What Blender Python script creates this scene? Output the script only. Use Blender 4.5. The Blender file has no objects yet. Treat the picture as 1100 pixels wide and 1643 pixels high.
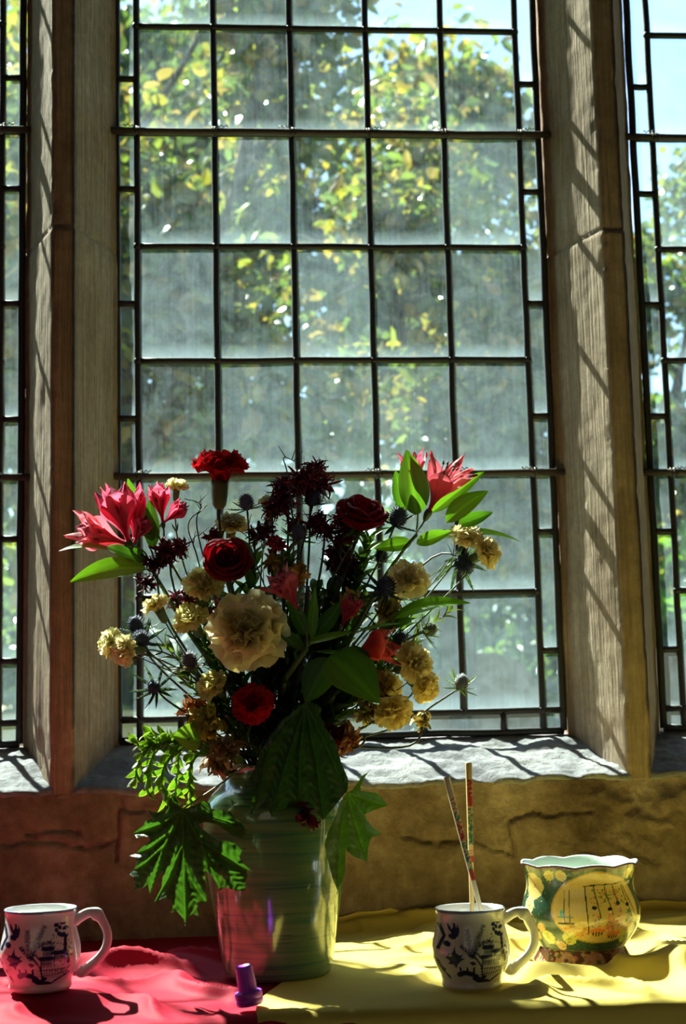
import bpy, math, random
import numpy as np
from mathutils import Vector, Matrix, noise, geometry

# ------------------------------------------------------------------ camera, light, exposure
ZO = 1.03                      # everything is laid out about eye level, then lifted by ZO so the floor is at z = 0
SC = bpy.context.scene
COL = SC.collection
EXPOSURE = 0.28
SUN_DIR = Vector((0.58, -1.0, -1.32)).normalized()
SUN_E = 21.0
SKY_STRENGTH = 0.29
ROOM_LIGHT = 5.5
YAW, PITCH, ROLL = 0.0878, 0.1375, -0.0240
CAM = Vector((0.1069, -2.2684, 0.0))
FPX = 2437.0

def cam_axes():
    cy, sy, cp, sp = math.cos(YAW), math.sin(YAW), math.cos(PITCH), math.sin(PITCH)
    fwd = Vector((sy*cp, cy*cp, sp)); right = Vector((cy, -sy, 0)); up = right.cross(fwd)
    cr, sr = math.cos(ROLL), math.sin(ROLL)
    return right*cr + up*sr, up*cr - right*sr, fwd
AR, AU, AF = cam_axes()
def P(x, y, Y):
    """point of the photograph's pixel (x, y) on the upright plane y = Y"""
    d = AF + AR*((x-550)/FPX) - AU*((y-821.5)/FPX)
    return CAM + d*((Y-CAM.y)/d.y)

cd = bpy.data.cameras.new('camera'); cam = bpy.data.objects.new('camera', cd); COL.objects.link(cam)
M = Matrix.Identity(4)
for i, a in enumerate((AR, AU, -AF)):
    M[0][i], M[1][i], M[2][i] = a
M.translation = CAM
cam.matrix_world = M
cd.sensor_fit = 'VERTICAL'; cd.sensor_height = 23.6; cd.sensor_width = 15.8
cd.lens = FPX/1643*23.6
cd.clip_start = 0.05; cd.clip_end = 500
cd.dof.use_dof = True; cd.dof.focus_distance = 1.80; cd.dof.aperture_fstop = 5.2
SC.camera = cam

w = bpy.data.worlds.new('world'); SC.world = w; w.use_nodes = True
nt = w.node_tree; nt.nodes.clear()
sky = nt.nodes.new('ShaderNodeTexSky'); sky.sky_type = 'NISHITA'; sky.sun_disc = False
sky.sun_elevation = math.radians(49); sky.sun_rotation = math.radians(-30); sky.air_density = 1.2; sky.dust_density = 0.6; sky.ozone_density = 3.0
bg = nt.nodes.new('ShaderNodeBackground'); bg.inputs['Strength'].default_value = SKY_STRENGTH
wo = nt.nodes.new('ShaderNodeOutputWorld')
nt.links.new(sky.outputs[0], bg.inputs[0]); nt.links.new(bg.outputs[0], wo.inputs[0])

sd = bpy.data.lights.new('sun', 'SUN'); sd.energy = SUN_E; sd.angle = math.radians(1.0); sd.color = (1.0, 0.955, 0.88)
sun = bpy.data.objects.new('sun', sd); COL.objects.link(sun); sun.rotation_euler = (-SUN_DIR).to_track_quat('Z', 'Y').to_euler()
sun.location = (-3, 5, 6)
# added frontal fill lamp behind the camera, standing in for unseen room daylight
ad = bpy.data.lights.new('room_fill', 'AREA'); ad.shape = 'RECTANGLE'; ad.size = 2.6; ad.size_y = 2.0; ad.energy = ROOM_LIGHT; ad.color = (1.0, 0.86, 0.68)
al = bpy.data.objects.new('room_fill', ad); COL.objects.link(al); al.location = (-1.2, -5.6, 1.3)
al.rotation_euler = (Vector((-1.2, -5.6, 1.3)) - Vector((0.2, -0.4, 0))).to_track_quat('Z', 'Y').to_euler()

SC.view_settings.view_transform = 'Standard'; SC.view_settings.look = 'None'
SC.view_settings.exposure = EXPOSURE; SC.view_settings.gamma = 1.0; SC.view_settings.use_curve_mapping = False
SC.cycles.use_denoising = True
SC.cycles.max_bounces = 10; SC.cycles.diffuse_bounces = 4; SC.cycles.transparent_max_bounces = 16
SC.cycles.sample_clamp_indirect = 6.0
SC.cycles.caustics_reflective = False; SC.cycles.caustics_refractive = False

# ------------------------------------------------------------------ materials
class NT:
    def __init__(s, name):
        s.m = bpy.data.materials.new(name); s.m.use_nodes = True; s.t = s.m.node_tree; s.t.nodes.clear()
        s.out = s.n('ShaderNodeOutputMaterial')
    def n(s, t, **k):
        x = s.t.nodes.new(t)
        for a, v in k.items():
            if a[0] == 'i' and a[1:].isdigit(): s.set(x.inputs[int(a[1:])], v)
            elif hasattr(x, a): setattr(x, a, v)
            else: s.set(x.inputs[a.replace('_', ' ')], v)
        return x
    def set(s, inp, v):
        if isinstance(v, bpy.types.NodeSocket): s.t.links.new(v, inp)
        elif isinstance(v, tuple) and len(v) == 3 and inp.type == 'RGBA': inp.default_value = (*v, 1)
        else: inp.default_value = v
    def pos(s, sx=1, sy=1, sz=1, obj=True):
        c = s.n('ShaderNodeTexCoord')
        m = s.n('ShaderNodeMapping', Scale=(sx, sy, sz)); s.t.links.new(c.outputs['Object'], m.inputs[0]); return m.outputs[0]
    def noise(s, vec, scale, detail=5, rough=0.6, dist=0.0):
        x = s.n('ShaderNodeTexNoise', Scale=scale, Detail=float(detail), Roughness=rough, Distortion=dist); s.t.links.new(vec, x.inputs['Vector']); return x.outputs[0]
    def ramp(s, f, stops):
        r = s.n('ShaderNodeValToRGB'); s.t.links.new(f, r.inputs[0]); e = r.color_ramp.elements
        while len(e) < len(stops): e.new(0.5)
        for q, (p, c) in zip(e, stops):
            q.position = p; q.color = (*c, 1) if isinstance(c, tuple) else (c, c, c, 1)
        return r.outputs[0]
    def mix(s, f, a, b, mode='MIX'):
        x = s.n('ShaderNodeMix', data_type='RGBA', blend_type=mode)
        s.set(x.inputs[0], f); s.set(x.inputs[6], a); s.set(x.inputs[7], b); return x.outputs[2]
    def math(s, op, a, b=0.5):
        x = s.n('ShaderNodeMath', operation=op); s.set(x.inputs[0], a); s.set(x.inputs[1], b); return x.outputs[0]
    def bump(s, h, strength, dist, nrm=None):
        b = s.n('ShaderNodeBump', Strength=strength, Distance=dist); s.t.links.new(h, b.inputs['Height'])
        if nrm: s.t.links.new(nrm, b.inputs['Normal'])
        return b.outputs[0]
    def done(s, sh): s.t.links.new(sh, s.out.inputs[0]); return s.m

def pbr(name, col, rough=0.5, metal=0.0, coat=0.0, var=0.0, nscale=40, bump=0.0, bscale=200, bdist=0.001, spec=0.5, vcol=False, sss=0.0):
    t = NT(name); c = col
    if var:
        c = t.mix(t.noise(t.pos(), nscale), tuple(x*(1-var) for x in col), tuple(min(1, x*(1+var)) for x in col))
    if vcol:
        a = t.n('ShaderNodeAttribute', attribute_name='Col'); c = a.outputs[0]
    p = t.n('ShaderNodeBsdfPrincipled', Roughness=rough, Metallic=metal)
    t.set(p.inputs['Base Color'], c); p.inputs['Coat Weight'].default_value = coat; p.inputs['Coat Roughness'].default_value = 0.04
    p.inputs['Specular IOR Level'].default_value = spec
    if bump: t.set(p.inputs['Normal'], t.bump(t.noise(t.pos(), bscale), bump, bdist))
    return t.done(p.outputs[0])

def thin(name, trans=0.5, tint=(1, 1, 1), rough=0.45, bump=0.15, bscale=260, base=(1, 1, 1), spec=0.4):
    """leaf / petal / cloth-like: principled + translucent, coloured by the mesh's own colour attribute"""
    t = NT(name); a = t.n('ShaderNodeAttribute', attribute_name='Col').outputs[0]
    c0 = t.mix(1.0, a, base, 'MULTIPLY'); c1 = t.mix(1.0, a, tint, 'MULTIPLY')
    nb = t.bump(t.noise(t.pos(), bscale, 4), bump, 0.002)
    p = t.n('ShaderNodeBsdfPrincipled', Roughness=rough); t.set(p.inputs['Base Color'], c0); p.inputs['Specular IOR Level'].default_value = spec
    t.set(p.inputs['Normal'], nb)
    q = t.n('ShaderNodeBsdfTranslucent'); t.set(q.inputs[0], c1); t.set(q.inputs['Normal'], nb)
    m = t.n('ShaderNodeMixShader', i0=trans, i1=p.outputs[0], i2=q.outputs[0])
    return t.done(m.outputs[0])

def stone(name, cols, tool=None, scale=12, bump=0.6, big=3.0, bdist=0.004, cracks=0.0):
    t = NT(name); v = t.pos()
    f = t.noise(v, big, 8, 0.62); f2 = t.noise(v, scale*3, 8, 0.7)
    c = t.ramp(f, [(0.32, cols[0]), (0.5, cols[1]), (0.68, cols[2])])
    c = t.mix(t.ramp(f2, [(0.38, 0.75), (0.62, 1.0)]), (0.0, 0.0, 0.0), c)
    h = t.noise(v, scale*2, 10, 0.7)
    if tool:
        s = t.noise(t.pos(*tool), 1.0, 3, 0.6)
        c = t.mix(t.ramp(s, [(0.35, 0.55), (0.6, 0.0)]), c, tuple(x*0.55 for x in cols[0]))
        h = t.math('ADD', t.math('MULTIPLY', h, 0.5), t.math('MULTIPLY', s, 1.1))
    if cracks:
        vo = t.n('ShaderNodeTexVoronoi', feature='DISTANCE_TO_EDGE', Scale=cracks); 
        wv = t.n('ShaderNodeTexNoise', Scale=9.0, Detail=6.0); t.t.links.new(v, wv.inputs['Vector'])
        t.set(vo.inputs['Vector'], t.mix(0.12, v, wv.outputs[1]))
        cr = t.ramp(vo.outputs[0], [(0.0, 0.0), (0.018, 1.0)])
        c = t.mix(cr, tuple(x*0.35 for x in cols[0]), c)
        h = t.math('ADD', h, t.math('MULTIPLY', cr, 0.35))
    p = t.n('ShaderNodeBsdfPrincipled', Roughness=0.93); t.set(p.inputs['Base Color'], c); p.inputs['Specular IOR Level'].default_value = 0.15
    t.set(p.inputs['Normal'], t.bump(h, bump, bdist))
    return t.done(p.outputs[0])

MAT = {}
MAT['mullion'] = stone('tooled_sandstone', [(0.31, 0.22, 0.14), (0.43, 0.32, 0.215), (0.52, 0.41, 0.29)], tool=(190, 190, 5), bump=0.8, scale=25, big=5)
MAT['sill'] = stone('limewashed_stone', [(0.27, 0.27, 0.28), (0.38, 0.38, 0.39), (0.50, 0.49, 0.48)], bump=1.0, scale=22, big=12, bdist=0.010)
MAT['wall'] = stone('old_sandstone', [(0.17, 0.115, 0.075), (0.36, 0.265, 0.185), (0.62, 0.49, 0.36)], bump=1.0, scale=18, big=9, bdist=0.012)
MAT['plaster'] = stone('room_plaster', [(0.30, 0.27, 0.23), (0.36, 0.33, 0.28), (0.42, 0.39, 0.33)], bump=0.2)
MAT['lead'] = pbr('lead_came', (0.035, 0.033, 0.032), 0.55, 0.3, bump=0.4, bscale=400)
MAT['saddle'] = pbr('painted_iron', (0.075, 0.062, 0.045), 0.55, 0.2, var=0.3, bump=0.3)
MAT['wire'] = pbr('copper_wire', (0.10, 0.085, 0.065), 0.5, 0.6)
MAT['wood'] = pbr('table_wood', (0.22, 0.12, 0.06), 0.5, var=0.3)

def glass_mat():
    t = NT('old_dusty_glass')
    a = t.n('ShaderNodeAttribute', attribute_name='Col').outputs[0]      # r = u, g = v, b = how dusty this pane is
    sep = t.n('ShaderNodeSeparateColor'); t.t.links.new(a, sep.inputs[0])
    u, v, b = sep.outputs[0], sep.outputs[1], sep.outputs[2]
    p = t.pos()
    n1 = t.noise(p, 26, 8, 0.65, 0.6); n2 = t.noise(t.pos(300, 300, 9), 1.0, 4, 0.6); n3 = t.noise(p, 900, 3, 0.5)
    eu = t.math('MULTIPLY', t.math('MULTIPLY', u, t.math('SUBTRACT', 1.0, u)), 4.0)
    eu = t.ramp(eu, [(0.0, 0.6), (0.14, 0.0)])
    ev = t.ramp(v, [(0.0, 0.9), (0.05, 0.55), (0.15, 0.10), (0.94, 0.0), (1.0, 0.5)])
    d = t.math('ADD', t.math('MULTIPLY', b, 0.42), t.math('MULTIPLY', t.math('SUBTRACT', n1, 0.45), 0.8))
    d = t.math('ADD', d, t.math('MULTIPLY', eu, 0.6)); d = t.math('ADD', d, t.math('MULTIPLY', ev, 1.0))
    d = t.math('ADD', d, t.math('MULTIPLY', t.math('SUBTRACT', n2, 0.5), 0.30))
    sp = t.ramp(n3, [(0.66, 0.0), (0.74, 1.0)])
    d = t.math('ADD', d, t.math('MULTIPLY', sp, 0.35))
    d = t.n('ShaderNodeClamp', i0=d, i1=0.05, i2=1.6).outputs[0]
    tr = t.n('ShaderNodeBsdfTransparent', Color=(0.80, 0.93, 0.89, 1))
    du = t.n('ShaderNodeBsdfTranslucent', Color=(0.46, 0.66, 0.70, 1))
    m = t.n('ShaderNodeMixShader', i0=t.math('MULTIPLY', d, 0.21), i1=tr.outputs[0], i2=du.outputs[0])
    gl = t.n('ShaderNodeBsdfGlossy', Roughness=0.08)
    m2 = t.n('ShaderNodeMixShader', i0=0.04, i1=m.outputs[0], i2=gl.outputs[0])
    return t.done(m2.outputs[0])
MAT['glass'] = glass_mat()
t = NT('clear_glass_face'); tr = t.n('ShaderNodeBsdfTransparent', Color=(0.97, 0.99, 0.98, 1)); MAT['clear'] = t.done(tr.outputs[0])

def cloth_mat(name, col, tcol):
    t = NT(name); v = t.pos()
    wv = t.noise(t.pos(1400, 1400, 1400), 1.0, 2)
    c = t.mix(t.noise(v, 7, 4), tuple(x*0.9 for x in col), col)
    p = t.n('ShaderNodeBsdfPrincipled', Roughness=0.62); t.set(p.inputs['Base Color'], c)
    p.inputs['Specular IOR Level'].default_value = 0.05
    t.set(p.inputs['Normal'], t.bump(wv, 0.12, 0.0006, t.bump(t.noise(v, 22, 4, 0.5), 0.35, 0.004)))
    q = t.n('ShaderNodeBsdfTranslucent'); t.set(q.inputs[0], tcol)
    m = t.n('ShaderNodeMixShader', i0=0.10, i1=p.outputs[0], i2=q.outputs[0]); return t.done(m.outputs[0])
MAT['red_cloth'] = cloth_mat('red_cotton', (0.46, 0.020, 0.045), (0.7, 0.02, 0.05))
MAT['yellow_cloth'] = cloth_mat('yellow_satin', (0.84, 0.655, 0.15), (0.9, 0.6, 0.06))
MAT['ceramic'] = pbr('white_ceramic', (0.8, 0.8, 0.8), 0.18, coat=0.6, vcol=True)
MAT['bowl_glaze'] = pbr('painted_crackle_glaze', (0.8, 0.8, 0.8), 0.22, coat=0.7, vcol=True, bump=0.25, bscale=420, bdist=0.0008)
MAT['stick'] = pbr('pale_bamboo', (0.78, 0.62, 0.36), 0.5, vcol=True)
MAT['leaf'] = thin('green_leaf', 0.42, (1.3, 1.55, 0.30), 0.38, 0.25, 120)
MAT['leafb'] = thin('maple_leaf', 0.30, (1.2, 1.6, 0.28), 0.42, 0.3, 90)
MAT['petal'] = thin('petal', 0.56, (1.08, 1.0, 0.9), 0.5, 0.15, 300)
MAT['rosepetal'] = thin('velvet_petal', 0.30, (1.1, 0.6, 0.6), 0.55, 0.2, 300, spec=0.25)
MAT['dry'] = thin('dried_petal', 0.25, (1.1, 0.7, 0.7), 0.5, 0.3, 200)
MAT['stem'] = pbr('green_stem', (0.08, 0.13, 0.045), 0.5, vcol=True)
MAT['thistle'] = pbr('thistle_blue', (0.05, 0.06, 0.1), 0.6, vcol=True)
MAT['bark'] = pbr('bark', (0.10, 0.075, 0.055), 0.9, var=0.4, nscale=9, bump=0.6, bscale=30, bdist=0.02)
MAT['treeleaf'] = thin('tree_leaf', 0.45, (1.2, 1.3, 0.6), 0.22, 0.0, 50, spec=1.0)
MAT['grass'] = pbr('grass', (0.10, 0.17, 0.035), 0.9, var=0.5, nscale=3)
MAT['grave'] = pbr('weathered_stone', (0.22, 0.19, 0.155), 0.9, var=0.3, nscale=6, bump=0.4, bscale=20, bdist=0.01)
MAT['pale_path'] = pbr('pale_gravel', (0.62, 0.56, 0.52), 0.9, var=0.2, nscale=10)

def vase_mat():
    t = NT('green_swirled_glaze'); v = t.pos(3, 3, 75)
    f = t.noise(v, 1.0, 6, 0.6, 0.8)
    g = t.noise(t.pos(4, 4, 160), 1.0, 3, 0.5, 1.5)
    c = t.ramp(f, [(0.30, (0.04, 0.13, 0.07)), (0.45, (0.09, 0.19, 0.075)), (0.60, (0.16, 0.24, 0.09)), (0.75, (0.26, 0.32, 0.14))])
    c = t.mix(t.ramp(g, [(0.36, 0.75), (0.43, 0.0)]), c, (0.03, 0.11, 0.07))
    p = t.n('ShaderNodeBsdfPrincipled', Roughness=0.16); t.set(p.inputs['Base Color'], c); p.inputs['Coat Weight'].default_value = 0.8
    p.inputs['Coat Roughness'].default_value = 0.03
    return t.done(p.outputs[0])
MAT['vase'] = vase_mat()
t = NT('purple_plastic'); p_ = t.n('ShaderNodeBsdfPrincipled', Roughness=0.3); t.set(p_.inputs['Base Color'], (0.46, 0.08, 0.95)); p_.inputs['Subsurface Weight'].default_value = 0.4
p_.inputs['Subsurface Radius'].default_value = (0.01, 0.004, 0.02); MAT['purple'] = t.done(p_.outputs[0])

# ------------------------------------------------------------------ mesh helpers
class MB:
    def __init__(s): s.v, s.f, s.c, s.mi = [], [], [], []
    def add(s, verts, faces, col=None, mi=0):
        o = len(s.v); s.v += [tuple(q) for q in verts]; s.f += [tuple(i+o for i in f) for f in faces]
        if col is None: col = (1, 1, 1)
        s.c += list(col) if isinstance(col, list) else [col]*len(verts)
        s.mi += [mi]*len(faces)
    def grid(s, pts, nu, nv, col=None, mi=0, close=False):
        """pts row-major nu rows of nv"""
        f = []
        for i in range(nu-1):
            for j in range(nv if close else nv-1):
                k = (j+1) % nv; f.append((i*nv+j, i*nv+k, (i+1)*nv+k, (i+1)*nv+j))
        s.add(pts, f, col, mi)
    def box(s, x0, x1, y0, y1, z0, z1, mi=0):
        s.add([(x0,y0,z0),(x1,y0,z0),(x1,y1,z0),(x0,y1,z0),(x0,y0,z1),(x1,y0,z1),(x1,y1,z1),(x0,y1,z1)],
              [(0,3,2,1),(4,5,6,7),(0,1,5,4),(1,2,6,5),(2,3,7,6),(3,0,4,7)], None, mi)
    def tube(s, pts, rad, n=8, col=None, ell=None, caps=True):
        pts = [Vector(q) for q in pts]; m = len(pts); ring = []; cols = []
        up = Vector((0, 0, 1)); tg = (pts[1]-pts[0]).normalized()
        if abs(tg.dot(up)) > 0.9: up = Vector((0, 1, 0))
        nx = tg.cross(up).normalized()
        for i in range(m):
            tg = (pts[min(i+1, m-1)]-pts[max(i-1, 0)]).normalized()
            nx = (nx - tg*nx.dot(tg)).normalized(); ny = tg.cross(nx)
            r = rad[i] if hasattr(rad, '__len__') else rad
            for k in range(n):
                a = 2*math.pi*k/n; e = ell or (1, 1)
                ring.append(pts[i]+nx*(math.cos(a)*r*e[0])+ny*(math.sin(a)*r*e[1]))
                cols.append((col[i] if isinstance(col, list) else col) or (1, 1, 1))
        f = []
        for i in range(m-1):
            for k in range(n): q = (k+1) % n; f.append((i*n+k, i*n+q, (i+1)*n+q, (i+1)*n+k))
        if caps: f.append(tuple(range(n))[::-1]); f.append(tuple((m-1)*n+k for k in range(n)))
        s.add(ring, f, cols)
    def lathe(s, prof, n=64, c=(0, 0, 0), col=None, caps=(False, False)):
        pts, cols = [], []
        for i, (r, z) in enumerate(prof):
            for k in range(n):
                a = 2*math.pi*k/n; pts.append((c[0]+r*math.cos(a), c[1]+r*math.sin(a), c[2]+z))
                cols.append(col(i, k) if callable(col) else (col or (1, 1, 1)))
        f = []
        for i in range(len(prof)-1):
            for k in range(n): q = (k+1) % n; f.append((i*n+k, i*n+q, (i+1)*n+q, (i+1)*n+k))
        if caps[0]: f.append(tuple(range(n))[::-1])
        if caps[1]: f.append(tuple((len(prof)-1)*n+k for k in range(n)))
        s.add(pts, f, cols)
    def obj(s, name, mats, parent=None, smooth=True, origin=None):
        me = bpy.data.meshes.new(name)
        o0 = Vector(origin) if origin is not None else Vector((0, 0, 0))
        if parent is not None and origin is None: o0 = Vector(parent.get('_o', (0, 0, 0)))
        vs = [(a-o0.x, b-o0.y, c-o0.z) for a, b, c in s.v]
        me.from_pydata(vs, [], s.f); me.update()
        ca = me.color_attributes.new('Col', 'FLOAT_COLOR', 'POINT')
        arr = np.ones((len(s.v), 4), dtype=np.float32); arr[:, :3] = np.array(s.c, dtype=np.float32).reshape(-1, 3)
        ca.data.foreach_set('color', arr.ravel())
        if not isinstance(mats, (list, tuple)): mats = [mats]
        for m in mats: me.materials.append(m)
        me.polygons.foreach_set('material_index', s.mi)
        me.polygons.foreach_set('use_smooth', [smooth]*len(s.f)); me.update()
        o = bpy.data.objects.new(name, me); COL.objects.link(o)
        if parent is not None:
            o.parent = parent
            po = Vector(parent.get('_o', (0, 0, 0))); o.location = o0 - po
        else: o.location = o0
        o['_o'] = tuple(o0)
        return o

def thing(name, label, cat, loc, group=None):
    o = bpy.data.objects.new(name, None); COL.objects.link(o); o.location = loc; o.empty_display_size = 0.02
    o['_o'] = tuple(loc); o['label'] = label; o['category'] = cat; o['kind'] = 'thing'
    if group: o['group'] = group
    return o
def tag(o, label, cat, group=None, kind='thing'):
    o['label'] = label; o['category'] = cat
    if group: o['group'] = group
    if kind: o['kind'] = kind
    return o
def struct(o, label, cat):
    o['kind'] = 'structure'; o['label'] = label; o['category'] = cat; return o
def fbm(x, y, z, o=4): return noise.fractal(Vector((x, y, z)), 1.0, 2.0, o)
def sm(a, b, x):
    t = max(0.0, min(1.0, (x-a)/(b-a))); return t*t*(3-2*t)
def bez(p0, p1, p2, p3, n):
    return [p0*(1-t)**3 + p1*3*t*(1-t)**2 + p2*3*t*t*(1-t) + p3*t**3 for t in [i/(n-1) for i in range(n)]]
def catmull(pts, n):
    pts = [Vector(q) for q in pts]; q = [pts[0]*2-pts[1]] + pts + [pts[-1]*2-pts[-2]]; out = []
    for i in range(1, len(q)-2):
        for k in range(n):
            t = k/n; a, b, c, d = q[i-1:i+3]
            out.append(0.5*((2*b)+(c-a)*t+(2*a-5*b+4*c-d)*t*t+(3*b-a-3*c+d)*t**3))
    out.append(pts[-1]); return out

# ------------------------------------------------------------------ the wall, sills and mullions
FRONT = -0.137; SILL_Z = -0.088; SILL_B = -0.026
MULL = [-0.9045, -0.0985, 0.7075, 1.5135]
HALF = 0.070; FH = 0.0155
ZTOP = 1.75

CRACKS = [[(812, 1318), (838, 1308), (858, 1302), (880, 1310), (905, 1303), (948, 1304)], [(812, 1318), (822, 1345), (826, 1372)],
          [(40, 1338), (90, 1330), (125, 1338)], [(188, 1255), (192, 1290), (186, 1380)], [(190, 1298), (225, 1302), (262, 1306)],
          [(640, 1340), (700, 1352), (760, 1350), (820, 1372)], [(930, 1372), (1000, 1362), (1060, 1390)], [(0, 1356), (60, 1350), (140, 1362), (190, 1350)]]
CR = [[P(a, b, FRONT) for a, b in c] for c in CRACKS]
def crack(x, z):
    x += 0.003*noise.noise(Vector((x*60, z*60, 3))); z += 0.004*noise.noise(Vector((x*50, z*70, 9)))
    dm = 9.0
    for c in CR:
        for a, b in zip(c, c[1:]):
            dx, dz = b.x-a.x, b.z-a.z; t = max(0, min(1, ((x-a.x)*dx+(z-a.z)*dz)/(dx*dx+dz*dz)))
            dm = min(dm, math.hypot(x-a.x-dx*t, z-a.z-dz*t))
    return math.exp(-(dm/0.0022)**2)

wl = MB()
nx, nz = 560, 110; pts = []
for j in range(nz):
    z = -0.50 + (SILL_Z+0.50)*j/(nz-1)
    for i in range(nx):
        x = -0.62 + 2.0*i/(nx-1)
        n = fbm(x*7, 1.3, z*9, 5)
        r = max(0.0, noise.noise(Vector((x*5+4, z*8, 7))) + 0.12)       # rough broken patches against dressed flat ones
        e = sm(0, 0.02, SILL_Z-z)
        dy = 0.004*n + 0.034*r*abs(fbm(x*24, 5, z*30, 5)) - 0.012*crack(x, z)
        g = P(1075, 1300, FRONT); dd = math.hypot((x-g.x)/0.045, (z-g.z)/0.04)
        dy += 0.018*max(0, 1-dd*dd)**0.5*(0.8+0.4*n) if dd < 1 else 0
        pts.append((x, FRONT - dy*e, z))
wl.grid(pts, nz, nx)
wl.box(-4, 5, FRONT+0.02, 0.10, -1.03, -0.11)
wl.box(-4, -0.62, FRONT, 0.3, -0.50, SILL_Z-0.001); wl.box(1.38, 5, FRONT, 0.3, -0.5, SILL_Z-0.001)
wl.box(-4, 5, FRONT, 0.3, -1.03, -0.5)
wl.box(-4, MULL[0], FRONT, 0.35, -0.11, 3); wl.box(MULL[3], 5, FRONT, 0.35, -0.11, 3)
wl.box(MULL[0]-0.01, MULL[3]+0.01, FRONT, 0.35, ZTOP, 3)
struct(wl.obj('wall_window', MAT['wall']), 'rough old sandstone wall below the leaded windows', 'wall')

def sill(n, x0, x1):
    mb = MB(); nx, ny = max(2, int((x1-x0)/0.004)), 40; pts = []
    prof = [(0.012, SILL_B+0.002), (0.0, SILL_B)] + [(0.0+(FRONT)*k/30, SILL_B+(SILL_Z+0.006-SILL_B)*k/30) for k in range(1, 31)] + \
           [(FRONT-0.0015, SILL_Z+0.0035), (FRONT-0.0025, SILL_Z+0.001), (FRONT-0.002, SILL_Z-0.001), (FRONT+0.004, SILL_Z-0.004), (FRONT+0.02, SILL_Z-0.008)]
    for y, z in prof:
        for i in range(nx):
            x = x0+(x1-x0)*i/(nx-1)
            h = 0.0065*fbm(x*16, y*26, 2, 6) + 0.0022*abs(fbm(x*45, y*60, 5, 3))
            chip = 0.006*max(0, fbm(x*16, 0.5, 8, 3)-0.25)*sm(-0.11, -0.137, y) if y < -0.1 else 0
            pts.append((x, y + chip*1.5, z + h*sm(0.012, -0.02, y) - chip))
    mb.grid(pts, len(prof), nx)
    mb.box(x0, x1, FRONT+0.02, 0.10, -0.14, SILL_Z-0.002); mb.box(x0, x1, 0.012, 0.08, SILL_Z-0.01, SILL_B-0.01)
    return struct(mb.obj('trim_%d' % n, MAT['sill']), 'pale limewashed stone sill under window %s' % ('left', 'centre', 'right')[n-1], 'sill')
for k in range(3): sill(k+1, MULL[k]+FH-0.002, MULL[k+1]-FH+0.002)

def mullion(n, cx, side):
    prof = [(-HALF, 0.03), (-HALF, 0.006), (-HALF+0.001, -0.004), (-HALF+0.009, -0.012), (-HALF+0.0105, -0.020)]
    for k in range(1, 13): t = k/12; prof.append((-HALF+0.0105+(HALF-0.0105-FH)*t, -0.020+(FRONT+0.020)*t))
    for k in range(1, 6): prof.append((-FH+2*FH*k/5, FRONT))
    full = prof + [(-a, b) for a, b in prof[:17]][::-1]
    full += [(0.05, 0.06), (-0.05, 0.06)]
    z0, z1 = -0.094, ZTOP; nz = 420; mb = MB(); pts = []
    for j in range(nz):
        z = z0+(z1-z0)*j/(nz-1)
        jt = math.exp(-((z-0.715-0.01*0)/0.003)**2)
        off = 0.0022 if z < 0.715 else 0.0
        for i, (a, b) in enumerate(full):
            L = math.hypot(a, b+0.05) or 1
            d = 0.0022*fbm((cx+a)*20, b*20, z*5+cx*7, 4) + 0.0016*noise.noise(Vector((a*160, b*160, z*40+cx)))
            edge = math.exp(-((abs(a)-FH)/0.006)**2) if b < -0.12 else 0
            d *= sm(-.094, -.05, z); off *= sm(-.09, 0.0, z)
            d -= edge*0.006*max(0, fbm(a*9+cx, z*26, 4, 3)-0.05) + 0.0025*jt - off
            pts.append((cx+a+d*a/L, b+d*(b+0.05)/L, z))
    mb.grid(pts, nz, len(full), close=True)
    return struct(mb.obj('trim_%d' % n, MAT['mullion']), 'tooled sandstone mullion %s' % side, 'mullion')
mullion(4, MULL[1], 'left of the centre window'); mullion(5, MULL[2], 'right of the centre window')
mullion(6, MULL[0], 'beyond the left window'); mullion(7, MULL[3], 'beyond the right window')

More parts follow.
